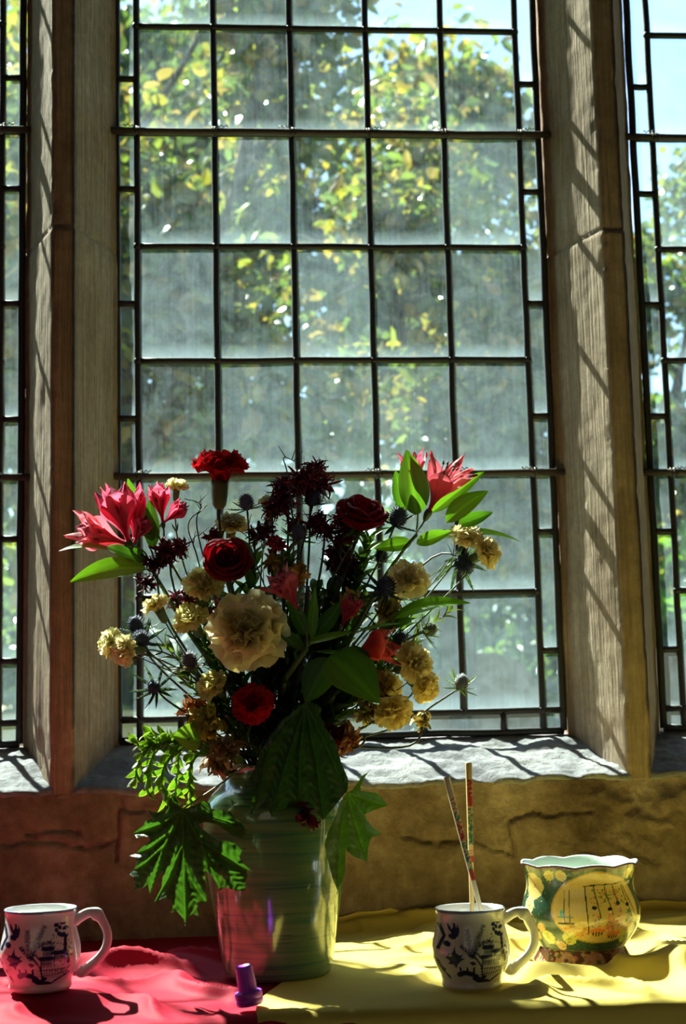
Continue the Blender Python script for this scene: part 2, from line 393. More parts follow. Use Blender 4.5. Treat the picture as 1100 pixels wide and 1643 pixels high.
# ------------------------------------------------------------------ leaded windows
ROWS = [1.2614, 1.0867, 0.9120, 0.7300, 0.5500, 0.3727, 0.1897, 0.0108]       # centre lines of the horizontal cames, from the top
ROWS = [1.6108, 1.4361] + ROWS
BOT = -0.0200; TOPZ = 1.74
rng = random.Random(4)
def leaded(n, x0, where, drow=0.0):
    """x0: centre line of the left-hand main vertical came (grid of five panes across, a narrow border all round)"""
    w, bl = 0.120, 0.031
    rows = [z+drow for z in ROWS]
    root = thing('window_%d' % n, 'leaded window of square panes %s' % where, 'window', (x0+0.3, 0, -0.02)); root['kind'] = 'structure'
    cm = MB(); R = 0.0053
    def bar(p, q, r=R, wob=0.0007):
        p, q = Vector(p), Vector(q); L = (q-p).length; m = max(2, int(L/0.03)); sd = rng.random()*50
        pts = []
        for k in range(m+1):
            a = p.lerp(q, k/m); f = math.sin(math.pi*k/m)
            nn = noise.noise(Vector((sd, k*0.35, 0)))*wob*2*min(1, 3*f)
            a = a + (Vector((nn, 0, 0)) if abs(q.z-p.z) > abs(q.x-p.x) else Vector((0, 0, nn)))
            pts.append(a)
        cm.tube(pts, r, 8, None, (1, 1))
    xs = [x0+w*k for k in range(6)]
    for x in xs: bar((x, 0, rows[-1] if False else BOT), (x, 0, TOPZ)) if x in (xs[0], xs[-1]) else bar((x, 0, rows[-1]), (x, 0, TOPZ))
    bar((xs[0]-bl, 0, BOT), (xs[0]-bl, 0, TOPZ), 0.0058); bar((xs[-1]+bl, 0, BOT), (xs[-1]+bl, 0, TOPZ), 0.0058)
    bar((xs[0]-bl, 0, BOT), (xs[-1]+bl, 0, BOT), 0.0056)
    for i, z in enumerate(rows):
        ext = bl if i in (4, 7, len(rows)-1) else 0
        bar((xs[0]-ext, 0, z), (xs[-1]+ext, 0, z))
    mids = [(a+b)/2 for a, b in zip(rows, rows[1:])]
    for z in mids:
        bar((xs[0]-bl, 0, z), (xs[0], 0, z)); bar((xs[-1], 0, z), (xs[-1]+bl, 0, z))
    for a, b in zip(xs, xs[1:]): bar(((a+b)/2, 0, BOT), ((a+b)/2, 0, rows[-1]))
    # solder joints
    for x in xs:
        for z in rows:
            cm.lathe([(0.0064*math.sin(math.pi*k/6), 0.0064*-math.cos(math.pi*k/6)) for k in range(7)], 10, (x, -0.001, z))
    cm.obj('lead_came', MAT['lead'], root)
    gl = MB()
    def pane(xa, xb, za, zb, dust):
        tx, tz = rng.uniform(-.004, .004), rng.uniform(-.004, .004)
        n_ = 4; pts, cols = [], []
        for j in range(n_+1):
            for i in range(n_+1):
                u, v = i/n_, j/n_; x = xa+(xb-xa)*u; z = za+(zb-za)*v
                pts.append((x, -0.001+tx*(u-.5)*0.3+tz*(v-.5)*0.3, z)); cols.append((u, v, dust))
        gl.grid(pts, n_+1, n_+1, cols, 0)
        gl.add([(xa, 0.0025, za), (xb, 0.0025, za), (xb, 0.0025, zb), (xa, 0.0025, zb)], [(0, 3, 2, 1)], None, 1)
    zr = [TOPZ] + rows
    for i in range(len(zr)-1):
        for k in range(5):
            d = rng.choice((0.1, 0.25, 0.45, 0.7)) + rng.uniform(-.08, .08)
            key = (i-3, k)
            d = DUST.get(key, d) if n == 2 else d
            pane(xs[k], xs[k+1], zr[i+1], zr[i], d + 0.05*max(0, i-5))
    zm = [TOPZ] + sorted(mids + [rows[4], rows[7], rows[-1]], reverse=True)
    for a, b in zip(zm, zm[1:]):
        pane(xs[0]-bl, xs[0], b, a, rng.uniform(.3, .7)); pane(xs[-1], xs[-1]+bl, b, a, rng.uniform(.3, .7))
    bx = [xs[0]-bl, xs[0]] + [(a+b)/2 for a, b in zip(xs, xs[1:])] + [xs[-1], xs[-1]+bl]
    for a, b in zip(bx, bx[1:]): pane(a, b, BOT, rows[-1], rng.uniform(.4, .8))
    gl.obj('glass_pane', [MAT['glass'], MAT['clear']], root)
    for i in (4, 7):
        z = rows[i]; sb = MB()
        sb.tube([(xs[0]-bl-0.02+k*0.07, -0.0135+0.0006*math.sin(k), z-0.002+0.0005*math.cos(k*2)) for k in range(11)], 0.0055, 10)
        sb.obj('saddle_bar', MAT['saddle'], root)
        for k, x in enumerate(xs):
            tw = MB(); m = 26; pts = []
            for q in range(m):
                a = q*0.9; pts.append((x+0.004*math.sin(q*.3)+(q-m/2)*0.0002*(1 if k % 2 else -1), -0.0135+0.0072*math.cos(a), z-0.002+0.0072*math.sin(a)))
            for q in range(9):
                sgn = 1 if (k+i) % 2 else -1
                pts.append((x+sgn*(0.003+q*0.0022), -0.021, z+0.004+0.002*math.sin(q*1.9+k)))
            tw.tube(pts, 0.0009, 5); tw.obj('wire_tie', MAT['wire'], root)
    return root
# how dusty each pane of the centre window is: (row, column) from the top of the view
DUST = {(0, 0): .65, (0, 1): .3, (0, 2): .3, (0, 3): .15, (0, 4): .3, (1, 0): .25, (1, 1): .2, (1, 2): .3, (1, 3): .25, (1, 4): .2,
        (2, 0): .12, (2, 1): .7, (2, 2): .12, (2, 3): .12, (2, 4): .75, (3, 0): .65, (3, 1): .1, (3, 2): .75, (3, 3): .15, (3, 4): .45,
        (4, 0): .12, (4, 1): .6, (4, 2): .55, (4, 3): .6, (4, 4): .65, (5, 0): .5, (5, 1): .55, (5, 2): .5, (5, 3): .6, (5, 4): .5,
        (6, 0): .6, (6, 1): .6, (6, 2): .6, (6, 3): .6, (6, 4): .65}
leaded(1, -0.8050, 'cut off at the left edge'); leaded(2, 0.0, 'behind the flowers'); leaded(3, 0.8160, 'cut off at the right edge', -0.002)

# ------------------------------------------------------------------ the rest of the room (behind the camera)
for nm, b in (('floor', (-4, 5, -7, 0.3, -1.13, -1.03)), ('ceiling', (-4, 5, -7, 0.3, 3, 3.1)), ('wall_back', (-4, 5, -7.1, -7, -1.03, 3)),
              ('wall_left', (-4.1, -4, -7, 0.3, -1.03, 3)), ('wall_right', (5, 5.1, -7, 0.3, -1.03, 3))):
    mb = MB(); mb.box(*b); struct(mb.obj(nm, MAT['plaster'], smooth=False), 'plain plastered %s of the church room' % nm.replace('_', ' '), nm.split('_')[0])
# ------------------------------------------------------------------ the churchyard outside
mb = MB(); pts = []
for j in range(40):
    for i in range(40):
        x = -22+44*i/39; y = 0.35+40*(j/39)**1.5; pts.append((x, y, -1.25+0.02*y+0.15*fbm(x*.3, y*.3, 0)))
mb.grid(pts, 40, 40); o = mb.obj('ground', MAT['grass']); struct(o, 'grassy churchyard ground outside the windows', 'ground')

def tree(name, label, base, height, crown, nleaf, size, cols, seed, trunk=0.07, lobes=14, group='trees in the churchyard', gap=0.0):
    r = random.Random(seed); b = Vector(base)
    root = thing(name, label, 'tree', b, group)
    c = Vector(crown[:3]); rx, ry, rz = crown[3:]
    blobs = []
    for k in range(lobes):
        while True:
            q = Vector((r.uniform(-1, 1), r.uniform(-1, 1), r.uniform(-1, 1)))
            if q.length < 1: break
        blobs.append((c+Vector((q.x*rx, q.y*ry, q.z*rz)), r.uniform(.28, .5)*(rx*ry*rz)**(1/3)))
    tk = MB(); top = c+Vector((0, 0, rz*0.5))
    path = catmull([b, b.lerp(top, .35)+Vector((r.uniform(-.1, .1), 0, 0)), b.lerp(top, .7)+Vector((r.uniform(-.15, .15), 0, 0)), top], 6)
    tk.tube(path, [trunk*(1-0.8*i/(len(path)-1)) for i in range(len(path))], 10)
    tk.obj('trunk', MAT['bark'], root)
    br = MB()
    for q, s in blobs:
        st = path[r.randint(5, len(path)-3)]
        m = st.lerp(q, .5)+Vector((0, 0, -0.12*(q-st).length))
        pp = bez(st, st.lerp(m, .6), m, q, 7); br.tube(pp, [trunk*.4*(1-.75*i/6) for i in range(7)], 6)
        for z in range(6):
            e = q+Vector((r.gauss(0, s*.6), r.gauss(0, s*.6), r.gauss(0, s*.6)))
            br.tube(bez(pp[4], pp[5], q, e, 5), [trunk*.14, trunk*.12, trunk*.09, trunk*.06, trunk*.03], 4)
    br.obj('branches', MAT['bark'], root)
    lf = MB()
    for k in range(nleaf):
        q, s = blobs[r.randrange(len(blobs))]
        d = Vector((r.gauss(0, 1), r.gauss(0, 1), r.gauss(0, 1))).normalized()*s*(r.random()**0.45)
        p = q+d
        a = Vector((r.gauss(0, 1), r.gauss(0, 1), r.gauss(-.4, .8))).normalized(); n = Vector((r.gauss(0, 1), r.gauss(0, 1), r.gauss(.6, 1))).normalized()
        sd = a.cross(n)
        if sd.length < .1: continue
        sd.normalize(); n = sd.cross(a); L = size*r.uniform(.6, 1.35); W = L*r.uniform(.22, .34)
        c0 = r.choice(cols); f = r.uniform(.7, 1.25); c0 = tuple(min(1, x*f) for x in c0)
        lf.add([p, p+a*L*.35+sd*W+n*L*.06, p+a*L*.75+sd*W*.75+n*L*.02, p+a*L-n*L*.08, p+a*L*.75-sd*W*.75+n*L*.02, p+a*L*.35-sd*W+n*L*.06, p+a*L*.4],
               [(0, 6, 1), (1, 6, 2), (2, 6, 3), (3, 6, 4), (4, 6, 5), (5, 6, 0)], c0)
    lf.obj('foliage', MAT['treeleaf'], root, smooth=False)
    return root
YG = [(0.24, 0.27, 0.06), (0.32, 0.28, 0.05), (0.13, 0.18, 0.06), (0.10, 0.15, 0.05), (0.10, 0.14, 0.07), (0.40, 0.28, 0.06), (0.18, 0.23, 0.06), (0.26, 0.18, 0.08)]
DG = [(0.05, 0.09, 0.035), (0.07, 0.13, 0.04), (0.10, 0.17, 0.05), (0.16, 0.22, 0.05), (0.05, 0.08, 0.05)]
BG = [(0.14, 0.30, 0.03), (0.22, 0.42, 0.04), (0.08, 0.18, 0.03)]
tree('broadleaf_tree', 'nearest tree, with yellowing leaves, seen through the upper left of the centre window', (-0.25, 3.6, -1.2), 4, (-0.35, 3.6, 2.1, 1.15, .9, 1.5), 15000, .080, YG, 1, lobes=20)
tree('broadleaf_tree', 'yellow-green tree seen through the middle panes of the centre window', (1.15, 4.6, -1.2), 4, (1.15, 4.6, 1.75, .95, .8, 1.15), 10000, .080, YG, 2, lobes=15)
tree('broadleaf_tree', 'taller golden tree reaching up into the top of the centre window', (0.6, 6.2, -1.2), 5, (0.25, 6.2, 3.1, 1.55, .9, 1.2), 13000, .095, YG, 3, lobes=18)
tree('broadleaf_tree', 'small tree against blue sky at the top of the right window', (2.9, 6.4, -1.2), 5, (3.0, 6.4, 1.75, .95, .8, 1.5), 9000, .085, YG+DG, 4, lobes=10)
tree('broadleaf_tree', 'tree seen through the narrow strip of the left window', (-1.35, 4.5, -1.2), 4, (-1.35, 4.5, 1.9, .8, .8, 1.9), 5000, .11, YG+DG, 5, lobes=12)
tree('broadleaf_tree', 'tall pale tree filling the top left corner of the centre window', (-0.5, 8.2, -1.2), 5, (-0.5, 8.2, 3.9, 1.3, .9, 1.5), 9500, .10, YG+DG, 6, lobes=16)
for i, (x, y, z, rx, rz, s) in enumerate([(-3.4, 9.5, 1.0, 1.9, 1.7, 21), (-0.6, 10.5, 1.2, 2.0, 1.7, 22), (2.2, 10, 1.0, 1.9, 1.5, 23), (4.6, 9.5, 0.7, 1.7, 1.2, 24), (7.0, 11, 1.0, 2.0, 1.5, 25)]):
    tree('evergreen_tree', 'dark evergreen standing %s' % ('furthest left behind the nearer trees', 'behind the left of the centre window', 'behind the right of the centre window',
         'behind the right window, low and dense', 'furthest right in the churchyard')[i], (x, y, -1.1), 4, (x, y, z, rx, 1.2, rz), 9500, .12, DG, s, trunk=.13, lobes=26, group='dark trees at the back')
for i, (x, y, z, rx, rz, c, s) in enumerate([(-1.5, 6.8, -.1, 1.3, .75, DG, 31), (0.9, 7.2, -.1, 1.4, .8, DG, 32), (2.75, 5.4, 0.2, .6, .75, BG, 33), (2.0, 8.2, 0.0, 1.0, .8, DG, 34), (4.3, 7.0, 0.0, 1.0, .9, BG, 35)]):
    tree('bush', '%s' % ('dark bush low behind the left of the flowers', 'dark bush low behind the middle of the flowers', 'bright green sunlit bush low in the right window',
         'dark bush behind the gravestone', 'bright bush at the far right of the churchyard')[i], (x, y, -1.2), 2, (x, y, z, rx, .6, rz), 4200, .11, c, s, trunk=.05, lobes=18, group='bushes in the churchyard')
def gravestone(label, x, y, w, h, d=.13):
    mb = MB(); n = 18; out = [(-w/2, 0)] + [(-w/2*math.cos(math.pi*k/n), h-w*.42+w*.42*math.sin(math.pi*k/n)) for k in range(n+1)] + [(w/2, 0)]
    v = [(x+a, y, -1.2+b) for a, b in out]+[(x+a, y+d, -1.2+b) for a, b in out]; m = len(out)
    mb.add(v, [tuple(range(m)), tuple(range(m, 2*m))[::-1]]+[(k, k+m, (k+1) % m+m, (k+1) % m) for k in range(m)])
    mb.box(x-w*.65, x+w*.65, y-.1, y+d+.1, -1.25, -1.08)
    return tag(mb.obj('gravestone', MAT['grave'], smooth=False), label, 'gravestone', 'gravestones')
gravestone('tall round-topped gravestone seen through the lowest right pane of the centre window', 1.34, 4.6, .50, 1.50)
gravestone('pale gravestone seen low through the right window', 2.12, 4.4, .26, 1.50)
mb = MB(); mb.box(-3, 0.95, 5.2, 5.5, -1.3, 0.02); mb.box(-3.05, 1.0, 5.15, 5.55, 0.02, 0.08)
tag(mb.obj('garden_wall', MAT['pale_path'], smooth=False), 'pale sunlit stone wall at the bottom of the churchyard view', 'wall')
# ------------------------------------------------------------------ table and the two cloths
TZ = -0.28; EDGE = -0.735
tb = thing('table', 'table hidden under the red and yellow cloths', 'table', (0.3, -0.44, -1.03))
mb = MB(); mb.box(-0.85, 1.5, EDGE+0.012, -0.185, TZ-0.035, TZ-0.0085); mb.obj('table_top', MAT['wood'], tb, smooth=False)
for x in (-0.8, 1.4):
    for y in (-0.69, -0.23):
        mb = MB(); mb.box(x, x+.05, y-.02, y+.03, -1.03, TZ-0.035); mb.obj('leg', MAT['wood'], tb, smooth=False)

def axis(px, py, Y, z=None):
    q = P(px, py, Y); return Vector((q.x, Y, q.z if z is None else z))
VX = P(443, 1420, -0.50).x; VASE = Vector((VX, -0.50, TZ))
M1 = Vector((P(65, 1530, -0.625).x, -0.625, -0.2655)); M2 = Vector((P(755.5, 1530, -0.625).x, -0.625, TZ))
BW = Vector((P(933, 1500, -0.515).x, -0.515, TZ+0.003)); CAP = Vector((P(401, 1600, -0.685).x, -0.685, TZ-0.0025))
POT = Vector((P(-58, 1480, -0.36).x, -0.36, TZ))
FLAT = [(VASE, .075, -.0002), (M1, .048, M1.z-TZ), (M2, .046, 0), (BW, .068, .003), (CAP, .018, -.003), (POT, .05, 0)]
def folds(x, y, red):
    wx = x + 0.035*noise.noise(Vector((x*6, y*6, 3))) ; wy = y + 0.03*noise.noise(Vector((x*7, y*7, 11)))
    if red:
        h = 0.010*max(0, noise.noise(Vector((wx*9-wy*7, wy*15+wx*3, 1)))+.25)
        h += 0.012*(1-abs(noise.noise(Vector((wx*11+wy*5, wy*9-wx*4, 5))))*2.6)**3 if abs(noise.noise(Vector((wx*11+wy*5, wy*9-wx*4, 5)))) < .38 else 0
        h += 0.017*math.exp(-((y+0.43-0.12*x)/0.035)**2)*sm(.16, .05, x)*sm(-.14, -.02, x)
        h += 0.011*math.exp(-((y+0.60)/0.05)**2)*math.exp(-((x+0.075)/0.08)**2)
    else:
        h = 0.007*max(0, noise.noise(Vector((wx*7-wy*6, wy*14+wx*5, 21)))+.2)*sm(.22, .34, x)
        n = abs(noise.noise(Vector((wx*8+wy*9, wy*8-wx*6, 25))))
        h += 0.011*max(0, 1-n*3.0)**2*sm(.25, .40, x)
        # the thick folds rucked up around the foot of the bowl
        for (ax, ay, bx, by, a, s) in ((.42, -.60, .60, -.64, .014, .020), (.52, -.585, .70, -.66, .018, .018), (.62, -.50, .80, -.58, .014, .024), (.40, -.56, .47, -.545, .010, .014)):
            dx, dy = bx-ax, by-ay; t_ = max(0, min(1, ((x-ax)*dx+(y-ay)*dy)/(dx*dx+dy*dy)))
            h += a*math.exp(-(math.hypot(x-ax-dx*t_, y-ay-dy*t_)/s)**2)
        h += 0.016*math.exp(-((y+0.165)/0.022)**2)*(0.8+.4*noise.noise(Vector((x*6, 0, 0))))
    if red: h = max(h, 0)*sm(yx(y)+.004, yx(y)-.035, x)*sm(-.30, -.40, y)
    else: h = max(h, 0)
    for c, r, dz in FLAT:
        d = math.hypot(x-c.x, y-c.y); k = sm(r*1.0, r*1.0+.035, d); h = h*k + dz*(1-k)
    return h
def cloth(name, mat, label, cat, xa, xb, nxx, base, red, hang=0.24, ymin=-.145):
    mb = MB(); prof = []
    rise = 0.012 if not red else 0.002
    L0 = 0.02
    for k in range(4): prof.append(('w', ymin+0.0006*k, base+rise*(1-k/4)))
    ny = 190
    for k in range(ny): prof.append(('t', ymin-0.002-(ymin-0.002-(EDGE+0.008))*k/(ny-1), base))
    for k in range(1, 8): a = math.pi/2*k/7; prof.append(('e', EDGE+0.008-0.012*math.sin(a), base-0.012*(1-math.cos(a))))
    for k in range(1, 40): prof.append(('h', EDGE-0.004, base-0.012-hang*k/39))
    pts = []
    for kind, y, z in prof:
        for i in range(nxx):
            u = i/(nxx-1); x0 = xa(y) if callable(xa) else xa; x = x0+(xb-x0)*u
            if kind in 'wt':
                h = folds(x, y, red)*sm(EDGE-.006, EDGE+.05, y) + 0.0 ; p = (x, y, z+h)
                if red and base > TZ-.0045: pass
            else:
                s_ = max(0, base-z); amp = 0.004+0.10*s_
                f = noise.noise(Vector((x*16, 1.0 if red else 5.0, s_*1.5)))+.5*noise.noise(Vector((x*34, 9, s_*2)))
                p = (x, y-max(0, amp*(f+.35)), z + (0.001*f))
            pts.append(p)
    mb.grid(pts, len(prof), nxx)
    o = mb.obj(name, mat); tag(o, label, cat)
    so = o.modifiers.new('thick', 'SOLIDIFY'); so.thickness = 0.0014; so.offset = -1.0
    return o
def yx(y):
    t_ = sm(-.30, -.73, y); return 0.232*(1-t_)+0.1465*t_ + 0.002*math.sin(y*30)
cloth('red_cloth', MAT['red_cloth'], 'crumpled crimson cotton cloth on the left, under the left mug', 'cloth', -0.83, 0.30, 330, TZ-0.0045, True)
cloth('yellow_cloth', MAT['yellow_cloth'], 'yellow satin cloth on the right, under the mug and the painted bowl', 'cloth', yx, 1.40, 380, TZ, False)
# ------------------------------------------------------------------ painted patterns (made with numpy, stored as vertex colours)
class Ras:
    def __init__(s, w, h, bg):
        s.w, s.h = w, h; s.a = np.ones((h, w, 3))*np.array(bg); yy, xx = np.mgrid[0:h, 0:w]; s.x = xx.astype(float); s.y = yy.astype(float)
    def put(s, m, c, a=1.0):
        s.a[m] = s.a[m]*(1-a)+np.array(c)*a
    def ell(s, cx, cy, rx, ry, c, rot=0, a=1.0):
        m = max(rx, ry)+2; x0, x1, y0, y1 = int(max(0, cx-m)), int(max(0, cx+m)), int(max(0, cy-m)), int(max(0, cy+m))
        if x1 <= x0 or y1 <= y0: return
        X, Y = s.x[y0:y1, x0:x1]-cx, s.y[y0:y1, x0:x1]-cy; q, r = math.cos(rot), math.sin(rot)
        k = (((X*q+Y*r)/rx)**2+((Y*q-X*r)/ry)**2) < 1; v = s.a[y0:y1, x0:x1]; v[k] = v[k]*(1-a)+np.array(c)*a
    def poly(s, pts, c, a=1.0):
        m = np.zeros((s.h, s.w), bool); n = len(pts)
        for i in range(n):
            (x1, y1), (x2, y2) = pts[i], pts[(i+1) % n]
            if y1 == y2: continue
            m ^= ((s.y < max(y1, y2)) & (s.y >= min(y1, y2)) & (s.x < (x2-x1)*(s.y-y1)/(y2-y1)+x1))
        s.put(m, c, a)
    def line(s, pts, wd, c, a=1.0):
        d = np.full((s.h, s.w), 1e9)
        for (x1, y1), (x2, y2) in zip(pts, pts[1:]):
            dx, dy = x2-x1, y2-y1; L = dx*dx+dy*dy or 1e-9; t = np.clip(((s.x-x1)*dx+(s.y-y1)*dy)/L, 0, 1)
            d = np.minimum(d, np.hypot(s.x-x1-t*dx, s.y-y1-t*dy))
        s.put(d < wd, c, a)
    def hatch(s, pts, c, c2, step=6):
        b = s.a.copy(); s.poly(pts, c); m = np.any(s.a != b, axis=2); k = m & (((s.x*.8+s.y*.5+5*np.sin(s.y*.09)+4*np.sin(s.x*.13)) % step) < 2.0); s.a[k] = np.array(c2)
    def get(s, u, v):
        return tuple(s.a[int(min(s.h-1, max(0, v*(s.h-1)))), int(min(s.w-1, max(0, u*(s.w-1))))])

# mug picture: 0..100 across (the half facing the room) and 0..100 down, taken from the photo
def willow():
    R = Ras(500, 400, (0.83, 0.82, 0.80)); B = (0.02, 0.03, 0.11); L = (0.06, 0.08, 0.20); k = 5.0; q = 4.0
    f = lambda pts: [(a*k, b*q) for a, b in pts]
    def frond(pts, w):
        R.line(f(pts), 2.16, B)
        for (a, b), (c, d) in zip(pts, pts[1:]):
            n = 6
            for i in range(n):
                x, y = a+(c-a)*i/n, b+(d-b)*i/n; L_ = math.hypot(c-a, d-b) or 1; ux, uy = (c-a)/L_, (d-b)/L_
                for sg in (-1, 1):
                    R.line(f([(x, y), (x+ux*1.8-uy*w*sg, y+uy*1.8+ux*w*sg)]), 2.2, L if i % 2 else B)
    frond([(44, 62), (40, 50), (38, 36), (37, 24)], 3.2); frond([(44, 62), (48, 46), (54, 32), (62, 18)], 3.4)
    frond([(44, 60), (52, 46), (62, 42), (72, 44)], 3.0); frond([(44, 64), (36, 54), (30, 46)], 2.6)
    R.line(f([(44, 60), (50, 68), (55, 76), (57, 86), (60, 94)]), 6.08, B); R.line(f([(50, 58), (56, 66), (56, 78)]), 4.73, B)
    # the bird and bush on the left
    R.hatch(f([(9, 14), (13, 19), (17, 25), (19, 20), (16, 13), (21, 17), (23, 24), (23, 15), (27, 25), (26, 33), (21, 39), (15, 37), (13, 33), (17, 30), (12, 24)]), B, L); R.ell(13*k, 45*q, 4.5*k, 4*q, B, .3); R.line(f([(2, 20), (9, 34), (4, 52)]), 9.45, B)
    R.hatch(f([(11, 64), (15, 60), (13, 57), (18, 59), (20, 55), (22, 48), (23, 56), (27, 60), (33, 59), (29, 63), (34, 65), (28, 69), (25, 73), (22, 79), (19, 73), (14, 73), (16, 68)]), B, L); R.ell(21*k, 66*q, 12, 9, L)
    R.hatch(f([(2, 66), (5, 70), (6, 77), (9, 80), (8, 86), (11, 90), (12, 97), (8, 93), (6, 88), (4, 83), (2, 76)]), B, L)
    R.poly(f([(39, 70), (44, 68), (49, 72), (44, 75)]), B)
    # pagodas
    for (x, y, w_) in ((64, 50, 10), (62, 63, 12), (78, 56, 12)):
        R.poly(f([(x-w_*.9, y), (x-w_*.6, y-3), (x+w_*.6, y-3), (x+w_*.9, y), (x+w_*.55, y+3), (x-w_*.55, y+3)]), B)
        for i in range(6): R.line(f([(x-w_*.5+i*w_*.2, y+3), (x-w_*.5+i*w_*.2, y+12)]), 2.16, B)
        R.poly(f([(x-w_*.5, y+4), (x+w_*.5, y+4), (x+w_*.5, y+9), (x-w_*.5, y+9)]), L, .6)
    for i in range(10): R.line(f([(56+i*3.6, 78), (57+i*3.6, 90)]), 2.03, B)
    R.line(f([(54, 79), (92, 79)]), 2.03, B); R.line(f([(54, 88), (92, 84)]), 2.03, B)
    # willow tree top and trunk
    rr = random.Random(3)
    for i in range(14): R.ell((80+rr.uniform(-8, 9))*k, (24+rr.uniform(-9, 11))*q, rr.uniform(9, 18), rr.uniform(8, 14), B)
    for i in range(60): R.ell((74+rr.uniform(-6, 18))*k, rr.uniform(32, 84)*q, rr.uniform(3, 8), rr.uniform(3, 6), rr.choice((B, L)), a=.8)
    R.line(f([(86, 34), (84, 52), (88, 70)]), 9.45, B)
    # bridge and shore
    R.line(f([(24, 88), (32, 85), (42, 87), (50, 92)]), 14.85, B)
    for x in (27, 36, 45): R.line(f([(x, 86), (x, 79)]), 6.75, B); R.ell(x*k, 78*q, 6, 6, B)
    R.line(f([(46, 92), (58, 99), (66, 100)]), 18.9, B); R.line(f([(58, 100), (72, 98), (82, 92), (92, 86)]), 5.4, B); R.ell(60*k, 92*q, 22, 12, B)
    return R
WIL = willow()
MUGP = [(0.0, .000), (.026, .0), (.0305, .001), (.0322, .004), (.0318, .009), (.0335, .016), (.0372, .024), (.0402, .033), (.0412, .042), (.0405, .051), (.0385, .061), (.0367, .070), (.0360, .078), (.0364, .084), (.0374, .0885)]
def mug(label, loc, group):
    MH = 0.91
    root = thing('mug', label, 'mug', loc, group)
    out = catmull([Vector((a, 0, b)) for a, b in MUGP], 11); prof = [(max(p.x, 0), p.z) for p in out]
    prof += [(.0372, .0897), (.0362, .0900), (.0352, .0892), (.0345, .083), (.0345, .075), (.0365, .06), (.0388, .045), (.036, .025), (.030, .010), (.0, .008)]
    n = 320; no = len(out)
    def col(i, k):
        r, z = prof[i]
        if i >= no+3: return (.84, .84, .82)
        if z > .0868: return (.20, .24, .42) if i < no+1 else (.84, .84, .85)
        a = 2*math.pi*k/n            # facing the room: a = -90 deg
        d = (a-1.5*math.pi); u = 0.5+math.sin(d)/2 if abs(d) < math.pi/2 else -1
        if u >= 0 and .010 < z < .076:
            v = .17+.83*(1-(z-.010)/.066); return WIL.get(u, v)
        if .010 < z < .076: return WIL.get((a/math.pi) % 1, 1-(z-.010)/.066)
        return (.83, .82, .80)
    b = MB(); b.lathe([(r, z*MH) for r, z in prof], n, loc, col);  b.obj('body', MAT['ceramic'], root)
    h = MB(); o = Vector(loc)
    hp = catmull([(.0345, 0, .0735), (.040, 0, .0775), (.050, 0, .0825), (.0585, 0, .0805), (.0655, 0, .071), (.0700, 0, .058), (.0685, 0, .044), (.061, 0, .032), (.050, 0, .0225), (.0430, 0, .0165), (.0385, 0, .0200)], 6)
    m = len(hp); rad = [.0036+.0012*abs(2*i/(m-1)-1)**2+.0018*math.exp(-((i/(m-1)-.30)/.05)**2) for i in range(m)]
    h.tube([o+Vector((p.x*.97+.001, p.y, p.z*MH)) for p in hp], rad, 14, (.84, .83, .81), (.85, 1.25)); h.obj('handle', MAT['ceramic'], root)
    return root
mug('blue and white willow pattern mug standing on the red cloth', M1, 'willow pattern mugs')
mug('blue and white willow pattern mug on the yellow cloth with two chopsticks standing in it', M2, 'willow pattern mugs')

def chopstick(label, top, low, seed, c0):
    a, b = Vector(top), Vector(low); d = (a-b); L = d.length; d.normalize(); mb = MB(); n = 150; pts, cols = [], []
    r = random.Random(seed)
    seq = [(.0, .10, None), (.10, .17, 'dots'), (.17, .21, 'g'), (.21, .31, 'r'), (.31, .36, 'gg'), (.36, .44, 'g'), (.44, .49, 'R')] if seed == 1 else \
          [(.0, .08, None), (.08, .16, 'r'), (.16, .20, 'R'), (.21, .29, 'g'), (.29, .38, 'G'), (.40, .42, 'dots'), (.43, .46, 'R')]
    side = d.cross(Vector((0, 1, 0))).normalized(); fr = side.cross(d).normalized()
    if fr.y > 0: fr = -fr
    K = 12
    for i in range(n+1):
        t_ = i/n; p = b.lerp(a, t_); rad = .0019+.0016*t_
        for k in range(K):
            an = 2*math.pi*k/K; v = side*math.cos(an)+fr*math.sin(an)
            sq = (abs(math.cos(an))**4+abs(math.sin(an))**4)**(-.25)
            pts.append(p+v*rad*min(sq, 1.16)); c = c0
            s_ = (1-t_)*L/.235
            front = .30 < an/math.pi < .95
            for s0, s1, kd in seq:
                if kd and s0 <= s_ < s1 and front:
                    q = r.random()
                    if kd in 'rR' and (kd == 'R' or q < .7): c = (.62, .06, .03)
                    elif kd in ('g', 'gg', 'G') and q < (.9 if kd == 'G' else .6): c = (.06, .22, .09)
                    elif kd == 'dots' and q < .3: c = (.6, .12, .06)
            cols.append(c)
    f = []
    for i in range(n):
        for k in range(K): q = (k+1) % K; f.append((i*K+k, i*K+q, (i+1)*K+q, (i+1)*K+k))
    f.append(tuple(range(K))[::-1]); f.append(tuple(n*K+k for k in range(K)))
    mb.add(pts, f, cols)
    return tag(mb.obj('chopstick', MAT['stick'], origin=low), label, 'chopstick', 'chopsticks in the mug')
def through(p_top, p_low, Yt, Yl, zb):
    A, B = P(*p_top, Yt), P(*p_low, Yl); d = (B-A).normalized(); return A, A+d*((zb-A.z)/d.z)
chopstick('leaning chopstick, the lower-topped one, crossing in front of the upright chopstick', *through((716, 1247), (767, 1445), -.585, -.615, M2.z+.013), 1, (.88, .74, .46))
chopstick('nearly upright chopstick, the taller of the pair standing in the mug', *through((751.5, 1224), (757, 1455), -.578, -.590, M2.z+.013), 2, (.82, .60, .24))

